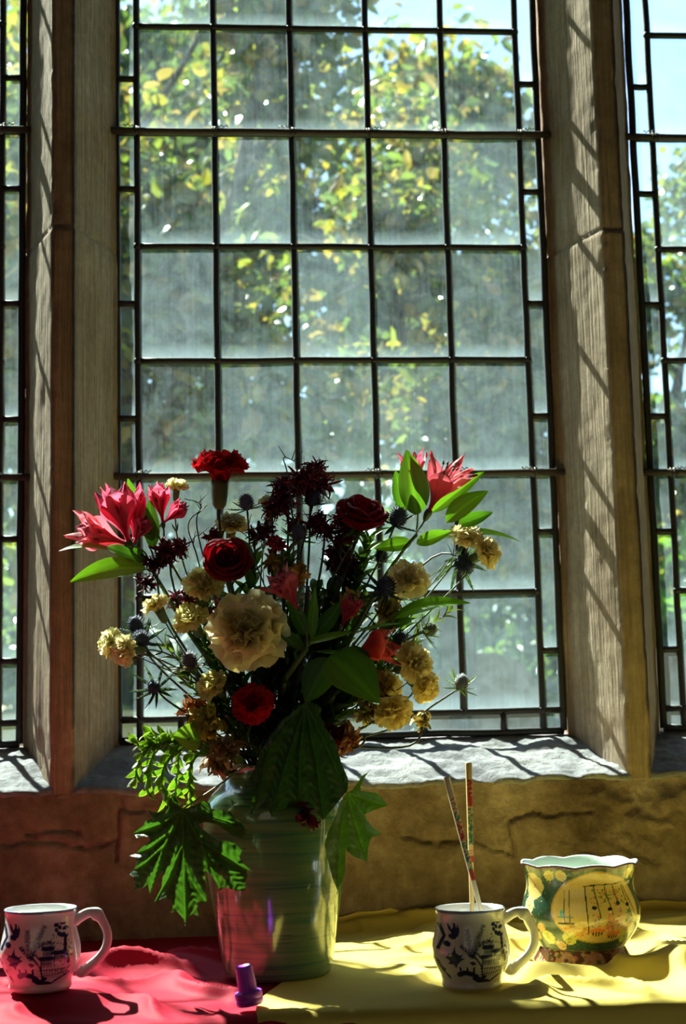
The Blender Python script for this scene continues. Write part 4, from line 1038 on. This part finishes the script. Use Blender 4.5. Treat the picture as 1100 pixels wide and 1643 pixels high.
def maple(label, zoom, outline, veins, petiole, Y, tilt, col, pleat=.006, bulge=.0, k=0, wob=.003):
    ux, uy, sc = zoom; T = lambda q: (ux+q[0]/sc, uy+q[1]/sc)
    out = [T(q) for q in outline]; vs = [[T(q) for q in v] for v in veins]; bx, by = vs[0][0]
    def dist(x, y):
        dm, tt = 1e9, 0
        for v in vs:
            for (a, b), (c, d) in zip(v, v[1:]):
                dx, dy = c-a, d-b; t = max(0, min(1, ((x-a)*dx+(y-b)*dy)/(dx*dx+dy*dy))); q = math.hypot(x-a-dx*t, y-b-dy*t)
                if q < dm: dm = q
        return dm
    vco = []; edges = []
    fine = []
    for i in range(len(out)):
        a, b = out[i], out[(i+1) % len(out)]; L = math.hypot(b[0]-a[0], b[1]-a[1]); n = max(1, int(L/5))
        for j in range(n): fine.append((a[0]+(b[0]-a[0])*j/n, a[1]+(b[1]-a[1])*j/n))
    m = len(fine); vco = [Vector(q) for q in fine]
    x0, x1 = min(q[0] for q in out), max(q[0] for q in out); y0, y1 = min(q[1] for q in out), max(q[1] for q in out)
    st = 2.6; yy = y0; row = 0
    while yy < y1:
        xx = x0+(row % 2)*st/2
        while xx < x1: vco.append(Vector((xx+.01, yy+.013))); xx += st
        yy += st*.87; row += 1
    r = geometry.delaunay_2d_cdt(vco, [], [list(range(m))], 1, 1e-4)
    verts, faces = r[0], r[2]; used = sorted({i for f in faces for i in f}); mp = {i: j for j, i in enumerate(used)}
    pts, cols = [], []
    for i in used:
        x, y = verts[i]; dv = dist(x, y); rad = math.hypot(x-bx, y-by)
        Yq = Y+tilt[0]*(x-bx)+tilt[1]*(y-by)+tilt[2]*(x-bx)**2+tilt[3]*(y-by)**2
        side = (.0007*math.sin(rad*.42+dv*.55+2*noise.noise(Vector((x*.05, y*.05, 4))))+.0016*noise.noise(Vector((x*.12, y*.12, 7))))*sm(1.5, 6, dv)
        Yq += -pleat*(1-math.exp(-dv/9.0))*min(1, rad/25) + side + wob*noise.noise(Vector((x*.03, y*.03, Y*10)))
        pts.append(P(x, y, Yq)); f = 1.55 if dv < 1.1 else 1.0
        sv = 1.18 if (abs((rad+dv*.9) % 15-7.5) < .9 and dv < 26) else 1.0
        cols.append(shade(col, f*sv*(.85+.3*noise.noise(Vector((x*.05, y*.05, 1)))+.1)))
    root = thing('maple_leaf', label, 'leaf', pts[0], 'maple leaves hanging over the vase'); mb = MB(); mb.add(pts, [tuple(mp[i] for i in f) for f in faces], cols); mb.obj('blade', MAT['leafb'], root)
    pb = MB(); b = P(bx, by, Y); pe = [b]+[pp(q) for q in petiole]; pb.tube(catmull(pe, 7), .0011, 7, (.22, .26, .07)); pb.obj('petiole', MAT['stem'], root)
    return root

Z7, Z6 = (190, 1140, 4.696), (340, 1100, 3.235)
maple('large dark green maple leaf hanging left of the vase, many pointed lobes', Z7,
 [(480,745),(440,670),(405,630),(370,700),(345,755),(300,770),(250,765),(215,740),(250,790),(262,812),(205,828),(190,865),(110,925),(135,960),(230,950),(240,985),(170,1035),(130,1080),(75,1095),(130,1105),(135,1155),(115,1205),(70,1225),(115,1260),(125,1320),(100,1368),(150,1335),(190,1335),(222,1305),(235,1385),(265,1320),(300,1240),(335,1215),(325,1330),(265,1450),(330,1415),(385,1420),(410,1480),(395,1525),(430,1500),(455,1530),(490,1570),(503,1620),(520,1560),(560,1530),(605,1555),(590,1500),(600,1440),(670,1450),(660,1400),(650,1200),(700,1240),(765,1360),(800,1330),(890,1358),(960,1355),(955,1290),(970,1250),(960,1200),(1010,1220),(950,1160),(910,1110),(930,1050),(980,1040),(920,1035),(860,985),(760,980),(700,945),(640,900),(600,855),(660,840),(750,860),(860,945),(930,962),(968,915),(930,850),(880,810),(840,760),(700,742),(690,700),(640,680),(560,720)],
 [[(480,745),(495,1200),(503,1605)], [(480,745),(330,1050),(240,1370)], [(480,745),(330,850),(118,925)], [(480,745),(620,1000),(765,1345)], [(480,745),(700,815),(940,890)], [(600,965),(790,1090),(1000,1215)], [(400,905),(230,1040),(85,1095)], [(350,1010),(200,1150),(80,1225)], [(487,1000),(380,1250),(275,1445)], [(490,1100),(560,1300),(660,1445)], [(480,745),(410,690),(405,640)]],
 [(330, 1274, -.585), (362, 1252, -.575), (392, 1230, -.555), (415, 1236, -.52)], -.592, (-.00018, -.00022, 0.0000008, 0.0000006), (.045, .105, .030), pleat=.012)
maple('big shadowed maple leaf drooping over the front of the vase rim', Z6,
 [(485,85),(440,120),(380,170),(300,260),(250,340),(225,420),(190,490),(215,520),(205,600),(200,685),(240,630),(280,610),(310,685),(340,645),(385,640),(400,600),(450,590),(500,600),(530,640),(575,700),(600,670),(650,610),(680,570),(705,540),(705,480),(670,400),(655,340),(640,290),(590,220),(560,150),(570,115),(530,90)],
 [[(485,88),(400,350),(312,665)], [(485,88),(455,350),(450,585)], [(485,88),(540,400),(578,690)], [(485,88),(600,330),(690,540)], [(485,88),(300,320),(205,660)]],
 [(488, 1140, -.575), (478, 1180, -.55), (464, 1215, -.52), (455, 1235, -.50)], -.598, (0, -.00009, 0.0000035, 0), (.035, .085, .020), pleat=.010)
maple('yellow-green backlit maple leaf hanging right of the vase', Z6,
 [(700,555),(730,540),(758,500),(775,470),(812,448),(790,480),(770,520),(772,545),(860,558),(915,622),(830,650),(790,670),(820,720),(882,772),(825,790),(810,840),(805,915),(740,890),(700,860),(690,830),(692,900),(690,960),(680,1000),(650,1062),(625,1000),(600,900),(585,830),(600,760),(640,680),(660,610)],
 [[(700,555),(800,590),(905,622)], [(700,555),(790,680),(870,770)], [(700,555),(660,800),(650,1050)], [(700,555),(750,740),(800,900)], [(700,555),(755,500),(808,450)]],
 [(548, 1262, -.56), (530, 1238, -.545), (500, 1232, -.52)], -.592, (.00035, -.0001, 0, 0), (.10, .20, .03), pleat=.008)

# ---- carnations
CREAM = (.92, .88, .54); CD = (.80, .66, .22)
g = 'cream spray carnations'
carnation('large cream carnation facing forward in the middle of the bouquet', (396, 1012, -.60), 56, (-.05, -1, .12), CREAM, 1, g, petals=34, big=1.3, deep=(.86, .68, .20))
carnation('cream carnation just above the large one, tilted upward', (326, 934, -.57), 31, (.05, -.65, .8), (.84, .84, .42), 2, g)
carnation('cream carnation left of the large one, half open', (304, 988, -.56), 28, (-.35, -.6, .65), (.84, .82, .42), 3, g)
carnation('small flat cream carnation seen side-on at the left', (248, 967, -.55), 22, (-.45, -.25, .85), CREAM, 4, g)
carnation('leftmost cream carnation, facing left', (173, 1031, -.56), 24, (-.85, -.45, .25), (.84, .82, .46), 5, g)
carnation('cream carnation facing left, right beside the leftmost one', (196, 1044, -.58), 25, (-.80, -.55, -.05), CREAM, 6, g)
carnation('small pale cream carnation at the top left, beside the pink flower', (284, 776, -.50), 18, (.1, -.35, .9), (.86, .84, .50), 7, g)
carnation('small cream carnation low on the left, above the yellow leaves', (337, 1095, -.575), 24, (-.5, -.55, .5), (.82, .78, .36), 8, g)
carnation('cream carnation right of centre, above the long green leaf', (657, 928, -.57), 31, (.1, -.85, .3), CREAM, 9, g)
carnation('cream carnation at the right, upper of the touching pair', (748, 855, -.54), 27, (.1, -.6, .75), (.90, .84, .50), 10, g, via=[(722, 912, -.53), (640, 1010, -.52), (540, 1110, -.51)])
carnation('rightmost cream carnation, lower of the touching pair', (784, 884, -.55), 27, (.75, -.6, .35), (.90, .83, .46), 11, g, via=[(745, 925, -.54), (660, 1010, -.52), (545, 1130, -.51)])
carnation('cream carnation low on the right, beside the orange-pink petals', (667, 1062, -.57), 32, (.5, -.8, .2), (.88, .80, .40), 12, g)
carnation('cream carnation hanging under another at the lower right', (686, 1104, -.56), 26, (.6, -.65, -.3), (.90, .80, .34), 13, g, via=[(655, 1120, -.55), (560, 1180, -.52)])
carnation('long cream carnation lowest on the right, above the sill', (632, 1146, -.57), 30, (.15, -.75, -.55), (.90, .80, .32), 14, g, via=[(610, 1150, -.55), (530, 1195, -.52)])
carnation('cream carnation half hidden behind the lowest one on the right', (618, 1100, -.54), 27, (.1, -.8, .3), (.86, .76, .34), 15, g)
carnation('faded cream carnation behind the red rose', (372, 838, -.46), 26, (.1, -.5, .9), (.60, .56, .30), 16, g)
carnation('faded cream carnation behind the dried flowers at the top', (436, 806, -.44), 22, (.2, -.3, .9), (.62, .58, .28), 17, g)
RED = (.60, .012, .018)
carnation('bright red carnation standing at the top left of the bouquet, seen side-on', (354, 752, -.50), 45, (.05, -.22, 1), RED, 18, 'red carnations', flat=.86, petals=60, depthL=.80, stemcol=(.03, .05, .02))
carnation('small bright red carnation low in the bouquet above the big maple leaf', (405, 1128, -.585), 31, (0, -.9, .3), (.62, .012, .02), 19, 'red carnations')
carnation('tiny crimson carnation in the middle, among the dried flowers', (440, 868, -.52), 15, (0, -.5, .9), (.50, .02, .05), 20, 'red carnations', petals=16)

# ---- roses
rose('dark red rose left of centre, facing forward', (364, 898, -.585), 35, (.05, -.92, .35), (.24, .004, .010), 21)
rose('dark red rose right of the dried flowers, opening upward', (580, 824, -.54), 39, (.15, -.60, .78), (.28, .004, .010), 22)

# ---- alstroemeria
LT = (.13, .26, .035); DK = (.045, .11, .025); MID = (.07, .16, .028)
alstroemeria('pink alstroemeria cluster leaning far left with broad green leaves', (238, 905, -.55), 23,
 [((202, 872, -.585), (-.95, -.35, .30), 92, (.82, .17, .24), .30), ((206, 868, -.575), (-.30, -.35, .92), 94, PINK, .26), ((216, 864, -.55), (.05, -.2, 1), 84, PINK, .24), ((214, 872, -.57), (.42, -.4, .70), 50, PINK, .3)],
 [((186, 888, -.59), (95, 884, -.60), 26, dict(col=(.12, .22, .08), bend=.10, face=(0, -.5, 1))), ((234, 912, -.57), (113, 934, -.60), 44, dict(col=LT, bend=.08, face=(0, -.8, .7), twist=.3)),
  ((244, 868, -.55), (205, 768, -.53), 40, dict(col=(.09, .18, .03), bend=-.08, face=(.5, -.8, .1))), ((232, 898, -.56), (172, 876, -.57), 30, dict(col=DK)), ((245, 880, -.55), (240, 800, -.53), 26, dict(col=DK))],
 via=[(262, 945, -.54), (300, 1010, -.53), (380, 1130, -.51)])
alstroemeria('single pink alstroemeria flower beside the small pale carnation, upper left', (262, 880, -.53), 24,
 [((261, 838, -.53), (-.12, -.25, 1), 66, PINK, .22), ((263, 838, -.525), (.75, -.1, .65), 50, PINK, .22)], [], stemr=.0016)
alstroemeria('pink alstroemeria flower in the centre, opening up and to the left', (492, 1040, -.57), 25,
 [((478, 978, -.59), (-.55, -.35, .85), 76, (.80, .12, .18), .48), ((548, 1004, -.56), (.45, -.2, .8), 56, (.68, .08, .13), .40)],
 [((488, 1044, -.585), (432, 1006, -.60), 38, dict(col=DK, face=(0, -.6, .8), edge=(.10, .22, .03))), ((500, 1026, -.585), (505, 942, -.58), 16, dict(col=LT)), ((492, 1020, -.57), (462, 958, -.56), 24, dict(col=MID)),
  ((495, 1032, -.585), (567, 1014, -.585), 26, dict(col=LT, face=(0, -.5, .9))), ((505, 1022, -.56), (552, 962, -.56), 26, dict(col=DK)), ((505, 1046, -.58), (585, 1052, -.58), 18, dict(col=DK, face=(0, -.4, .9))),
  ((530, 1052, -.59), (607, 1128, -.61), 84, dict(col=DK, face=(-.1, -.75, .65), shape=.62, bend=.05)), ((528, 1056, -.575), (490, 1128, -.575), 52, dict(col=DK, face=(-.2, -.9, .3)))],
 via=[(470, 1072, -.56), (455, 1100, -.55), (452, 1180, -.51)], stemr=.0034)
alstroemeria('orange-pink alstroemeria flower lying sideways at the lower right of centre', (540, 1062, -.55), 26,
 [((562, 1052, -.585), (.93, -.25, .22), 82, (.78, .10, .09), .46)], [((576, 1012, -.57), (642, 1000, -.57), 20, dict(col=LT, face=(0, -.3, 1)))], stemr=.0018)
alstroemeria('pink alstroemeria pair at the top right with bright backlit leaves', (668, 858, -.54), 27,
 [((688, 820, -.58), (.38, -.45, .82), 108, (.80, .12, .17), .60, .66), ((668, 792, -.54), (-.10, -.1, 1), 76, PINK, .44, .75)],
 [((668, 826, -.56), (652, 722, -.57), 52, dict(col=(.08, .17, .03), face=(.2, -1, .1))), ((648, 818, -.54), (634, 755, -.54), 28, dict(col=MID)), ((692, 822, -.54), (776, 757, -.53), 28, dict(col=LT, bend=.06)),
  ((716, 838, -.55), (783, 788, -.55), 38, dict(col=LT, bend=.08, face=(0, -.8, .6))), ((735, 842, -.54), (790, 822, -.54), 24, dict(col=MID)), ((706, 866, -.53), (836, 870, -.53), 30, dict(col=LT, bend=.10, face=(0, -.5, .9))),
  ((668, 872, -.55), (724, 852, -.56), 24, dict(col=LT)), ((660, 870, -.53), (600, 880, -.53), 26, dict(col=LT))],
 via=[(640, 892, -.53), (585, 980, -.52), (500, 1150, -.50)])
alstroemeria('long green leaf stem reaching right below the cream carnation', (628, 996, -.54), 28, [],
 [((632, 992, -.55), (754, 968, -.56), 32, dict(col=MID, face=(0, -.7, .7), bend=.10)), ((610, 1010, -.54), (668, 992, -.54), 24, dict(col=DK, face=(0, -.7, .7)))], stemr=.0014)

# ---- dried dark flowers
BUR = (.14, .008, .016)
dried('large shrivelled burgundy flower head topmost among the dried flowers', (497, 776, -.52), 46, 26, 29, 210, (.16, .010, .02), 1, L=26)
dried('burgundy shrivelled head left of the topmost dried flower', (462, 796, -.50), 24, 26, 70, 120, (.13, .010, .02), 30, L=24)
dried('shrivelled burgundy flower below the topmost dried head', (520, 832, -.51), 34, 34, 30, 170, BUR, 2, L=22)
dried('dark shrivelled flower left of the thistle, upper middle', (436, 808, -.50), 30, 22, 31, 110, BUR, 3, L=22)
dried('shrivelled wine-red flower below the single pink flower, left', (272, 882, -.55), 26, 20, 32, 120, (.12, .010, .018), 4, L=20)
dried('almost black shrivelled flower hanging at the left beside the green leaves', (252, 912, -.55), 16, 24, 33, 90, (.05, .005, .010), 5, L=20)
dried('dark purple-red shrivelled flower above the small cream carnations, left', (300, 955, -.53), 24, 18, 34, 90, (.10, .008, .02), 6, L=20)
dried('dark shrivelled petals tucked left of the large cream carnation', (352, 978, -.54), 16, 20, 35, 60, (.20, .012, .03), 7, L=18)
dried('dark shrivelled flower behind the red rose on its left', (340, 862, -.50), 16, 14, 36, 50, BUR, 8, L=16)
dried('dark drooping flower mass right of centre behind the rose', (552, 905, -.49), 30, 34, 37, 130, (.06, .006, .012), 9, L=26, wpx=7)
dried('dark red withered flower between the dark leaf and the vase rim, right', (540, 1175, -.57), 20, 24, 38, 90, (.12, .012, .015), 10, L=24, wpx=6)
dried('small crimson ragged flower head between the thistles', (452, 876, -.53), 22, 10, 39, 60, (.45, .02, .04), 11, L=15)
dried('dark withered flower deep in the middle of the bouquet', (468, 1080, -.50), 34, 36, 40, 120, (.05, .008, .010), 12, L=26, wpx=7)
dried('dark red petal strip hanging against the front of the vase', (492, 1305, -.587), 9, 22, 41, 24, (.12, .008, .015), 13, L=28, wpx=9, stem=False)
dried('dark wine-red shrivelled flower right of the topmost dried head', (548, 850, -.51), 20, 26, 71, 90, (.12, .008, .018), 31, L=22)
dried('brown-black withered flower between the red rose and the small crimson head', (408, 852, -.50), 20, 22, 72, 70, (.10, .03, .02), 32, L=20)
# ---- withered yellow-brown leaves
WG = 'withered leaves in the bouquet'
dried('orange-brown withered leaf cluster at the lower left', (300, 1130, -.55), 26, 20, 42, 44, (.50, .22, .06), 14, L=26, wpx=8, name='withered_leaves', cat='leaves', group=WG)
dried('bright yellow withered leaf cluster at the lower left, under the orange one', (330, 1160, -.56), 30, 22, 43, 40, (.62, .50, .08), 15, L=28, wpx=14, name='withered_leaves', cat='leaves', group=WG)
dried('brown curled leaves hanging at the left of the vase rim', (358, 1212, -.56), 26, 22, 44, 60, (.24, .17, .06), 16, L=28, wpx=9, name='withered_leaves', cat='leaves', group=WG)
dried('golden curled leaf beside the central pink flower', (494, 926, -.55), 20, 16, 45, 44, (.60, .36, .08), 17, L=20, wpx=6, name='withered_leaves', cat='leaves', group=WG)
dried('ochre curled leaf under the tiny crimson flower', (436, 900, -.53), 16, 22, 46, 40, (.42, .28, .08), 18, L=20, wpx=6, name='withered_leaves', cat='leaves', group=WG)
dried('rust-coloured curled leaves above the right maple leaf', (560, 1170, -.555), 20, 24, 47, 46, (.34, .13, .03), 19, L=24, wpx=8, name='withered_leaves', cat='leaves', group=WG)
dried('yellow-green withered leaves behind the lower right carnations', (600, 985, -.52), 40, 30, 48, 60, (.40, .34, .08), 20, L=26, wpx=9, name='withered_leaves', cat='leaves', group=WG)
dried('small yellow leaves hanging above the sill at the right', (676, 1152, -.55), 10, 16, 49, 16, (.62, .55, .12), 21, L=18, wpx=8, name='withered_leaves', cat='leaves', group=WG)
dried('yellowish dry bracts below the lowest cream carnation', (585, 1165, -.54), 26, 14, 50, 34, (.45, .40, .10), 22, L=24, wpx=8, name='withered_leaves', cat='leaves', group=WG)

# ---- thistles
thistle('pale-tipped sea holly thistle right of the red carnation', (395, 806, -.51), 12, (-.1, -.4, 1), 51, col=(.16, .16, .26), bcol=(.12, .15, .10))
thistle('pale sea holly thistle in the centre below the dried heads', (480, 856, -.53), 13, (.05, -.6, .8), 52, col=(.10, .09, .14), bcol=(.16, .14, .10), Lb=2.2)
thistle('dark sea holly thistle right of the rose with tall black bracts', (638, 830, -.54), 15, (.3, -.5, .8), 53, Lb=2.9)
thistle('blue-black sea holly thistle left of the centre-right cream carnation', (620, 942, -.57), 15, (0, -.8, .5), 54, Lb=2.8)
thistle('dark sea holly thistle below the pair of cream carnations at the right', (744, 905, -.53), 16, (.3, -.6, -.5), 55, Lb=3.0)
thistle('dark sea holly thistle at the left, upper of the touching two', (218, 1003, -.54), 12, (-.2, -.4, .9), 56, Lb=2.4)
thistle('dark sea holly thistle at the left, lower of the touching two', (226, 1026, -.56), 13, (-.1, -.8, .3), 57, Lb=2.4)
thistle('star-shaped sea holly thistle low at the left against the window', (246, 1103, -.55), 11, (-.4, -.85, .2), 58, Lb=3.6, via=[(270, 1125, -.55), (330, 1165, -.54), (400, 1215, -.52)])
thistle('brownish feathery sea holly thistle left of centre', (304, 1060, -.55), 12, (-.3, -.5, .8), 59, Lb=3.2, bcol=(.14, .13, .11), col=(.12, .10, .12))
thistle('small sea holly thistle furthest right and lowest, above the sill', (740, 1095, -.54), 11, (.3, -.5, .8), 60, Lb=2.6, col=(.16, .17, .18), bcol=(.14, .19, .10), via=[(700, 1128, -.54), (640, 1165, -.53), (520, 1200, -.51)])
thistle('green budding sea holly thistle right of centre under the long leaf', (688, 1010, -.54), 11, (.8, -.3, .35), 61, Lb=2.6, col=(.10, .12, .06), bcol=(.10, .14, .06))
thistle('small dark sea holly thistle behind the right-hand rose, with upright black bracts', (612, 892, -.51), 11, (0, -.3, 1), 62, Lb=3.2)
thistle('small dark sea holly thistle between the orange-pink flower and cream carnation', (642, 1026, -.54), 11, (.2, -.5, .7), 63, Lb=2.4)
thistle('dark sea holly thistle half lost in the dried heads at the top', (504, 800, -.53), 11, (.2, -.4, .8), 64, Lb=2.2)

# ---- the variegated sprig at the left of the rim
def sprig(label, arcs, k, leafL, leafW, col, edge, name='leafy_sprig', group=None, step=9, Y=-.55, stemr=.0011, mat='leaf'):
    c = pp(arcs[0][0], Y); root = thing(name, label, 'foliage', c, group); r = random.Random(k); sb = MB(); lb = MB()
    for arc in arcs:
        p = catmull([pp(q, Y) for q in arc], 10); sb.tube(p, [stemr*(1-.5*i/len(p)) for i in range(len(p))], 6, (.10, .12, .04)); acc = 0; a = r.random()*6
        for i in range(1, len(p)):
            acc += (p[i]-p[i-1]).length
            if acc > step*K1 or i == len(p)-1:
                acc = 0; a += 1.57; tg = (p[i]-p[i-1]).normalized(); x, y, _ = basis(tg, a)
                for sg in (-1, 1):
                    L = leafL*K1*r.uniform(.75, 1.2); v = (x*sg*.75+tg*.75+Vector((0, -.2, 0))).normalized()
                    leafblade(lb, p[i], p[i]+v*L, leafW*K1*r.uniform(.8, 1.2), bend=.1, col=shade(col, r.uniform(.75, 1.25)), face=tg*1.0+Vector((0, -.5, .3)), fold=.45, n=8, edge=edge, veins=False)
    sb.obj('stem', MAT['stem'], root); lb.obj('leaves', MAT[mat], root)
    return root
sprig('variegated yellow-green leafy sprig arching down left of the vase rim', [[(405, 1232), (340, 1202), (280, 1190), (232, 1205), (216, 1248)], [(300, 1195), (262, 1192), (240, 1225), (236, 1262)], [(300, 1196), (272, 1215), (258, 1250), (268, 1285)],
 [(330, 1200), (292, 1205), (285, 1240), (282, 1268)], [(290, 1190), (262, 1180), (246, 1178)], [(345, 1206), (312, 1215), (304, 1250), (306, 1280)], [(260, 1193), (228, 1196), (220, 1192)]], 7, 26, 12, (.10, .18, .03), (.46, .50, .16), Y=-.57)
mb = MB(); o = pp((300, 1196, -.575)); rt = thing('broad_leaf', 'striped pale green leaf above the variegated sprig', 'leaf', o)
leaf(rt, (322, 1188, -.575), (276, 1180, -.58), 52, col=(.22, .34, .08), face=(0, -.8, .6), shape=.6); 
st_ = MB(); st_.tube(bez(pp((322, 1188, -.575)), pp((345, 1195, -.56)), pp((375, 1215, -.55)), pp((400, 1232, -.53)), 8), .0011, 6, (.15, .2, .06)); st_.obj('stalk', MAT['stem'], rt)

# ---- dark filler foliage and bare twigs between the flowers
i = 0
for lab, arc, LL, WW, col in (
 ('dark narrow-leaved foliage rising through the middle', [(455, 1225), (462, 1120), (470, 1010), (462, 900)], 34, 11, DKG),
 ('dark narrow-leaved foliage leaning right through the middle', [(470, 1225), (510, 1100), (560, 980), (590, 870)], 32, 12, DKG),
 ('dark foliage at the left of the large cream carnation', [(430, 1225), (390, 1120), (352, 1030), (330, 960)], 28, 9, (.05, .09, .025)),
 ('dark foliage fanning low to the left', [(425, 1228), (370, 1150), (320, 1090), (270, 1040)], 26, 7, (.06, .08, .035)),
 ('dark foliage behind the lower right carnations', [(475, 1228), (540, 1150), (600, 1075), (650, 1000)], 28, 9, (.05, .09, .03)),
 ('grey-green foliage reaching right below the long leaf', [(480, 1228), (560, 1130), (640, 1040), (716, 985)], 24, 5, (.09, .11, .06)),
 ('dark foliage filling behind the red rose', [(440, 1225), (415, 1080), (400, 980), (405, 900)], 34, 14, DKG),
 ('dark foliage under the right-hand rose', [(462, 1225), (500, 1080), (530, 960), (556, 870)], 34, 15, (.03, .055, .02)),
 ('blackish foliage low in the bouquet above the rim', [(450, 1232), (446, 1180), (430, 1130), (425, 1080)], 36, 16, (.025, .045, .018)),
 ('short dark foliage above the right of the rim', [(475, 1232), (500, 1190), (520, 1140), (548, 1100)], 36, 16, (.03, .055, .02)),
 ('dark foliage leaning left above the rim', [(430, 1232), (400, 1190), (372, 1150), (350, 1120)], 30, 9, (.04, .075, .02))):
    Yc = (-.50, -.49, -.53, -.53, -.51, -.52, -.50, -.48, -.54, -.54, -.55)[i]
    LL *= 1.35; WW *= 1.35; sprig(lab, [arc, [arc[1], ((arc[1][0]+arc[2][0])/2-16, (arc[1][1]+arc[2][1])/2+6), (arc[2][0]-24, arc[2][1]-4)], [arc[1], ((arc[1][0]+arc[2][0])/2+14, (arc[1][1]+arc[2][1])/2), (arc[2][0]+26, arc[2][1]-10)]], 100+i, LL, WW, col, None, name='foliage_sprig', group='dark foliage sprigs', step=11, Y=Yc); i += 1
TW = [([(430, 1225), (380, 1080), (318, 860), (322, 812), (296, 800)], 'thin bare twig rising to the small pale carnation'), ([(455, 1225), (440, 1000), (402, 880), (398, 822)], 'thin green stalk under the pale-tipped thistle'),
      ([(440, 1225), (352, 1040), (318, 900), (302, 842), (330, 812)], 'bent bare twig above the left dried flowers'), ([(470, 1225), (600, 1040), (690, 940), (736, 880)], 'dark twig leaning right towards the cream pair'),
      ([(460, 1225), (560, 1140), (640, 1105), (688, 1060)], 'dark forked twig beside the lower right carnations'), ([(445, 1225), (470, 900), (462, 770), (455, 735), (476, 742)], 'hair-thin curled twig sticking up above the dried heads'),
      ([(436, 1225), (330, 1110), (268, 1040), (234, 1000)], 'dark twig under the left thistles'), ([(436, 1225), (350, 1120), (240, 1062), (205, 1050)], 'dark stalk running to the leftmost carnations'),
      ([(450, 1225), (500, 1010), (560, 880), (596, 846)], 'twig behind the right-hand rose'), ([(460, 1225), (520, 1130), (600, 1040), (716, 900)], 'long thin twig in front of the lower right leaves')]
for k, (arc, lab) in enumerate(TW):
    mb = MB(); p = catmull([pp(q, -.52-.006*(k % 5)) for q in arc], 9); mb.tube(p, [.0013-.0009*i/len(p) for i in range(len(p))], 6, (.05, .055, .03))
    r = random.Random(k)
    for j in range(6):
        i = r.randrange(10, len(p)-2); d = Vector((r.uniform(-1, 1), r.uniform(-.5, .5), r.uniform(.3, 1))).normalized()*.016; mb.tube([p[i], p[i]+d*.5, p[i]+d], [.0006, .0005, .0003], 4, (.06, .06, .03))
    tag(mb.obj('twig', MAT['stem'], origin=p[0]), lab, 'twig', 'twigs in the bouquet')
# ------------------------------------------------------------------ lift everything so that the floor is at z = 0
for o in SC.objects:
    if o.parent is None: o.location.z += ZO
    if '_o' in o: del o['_o']
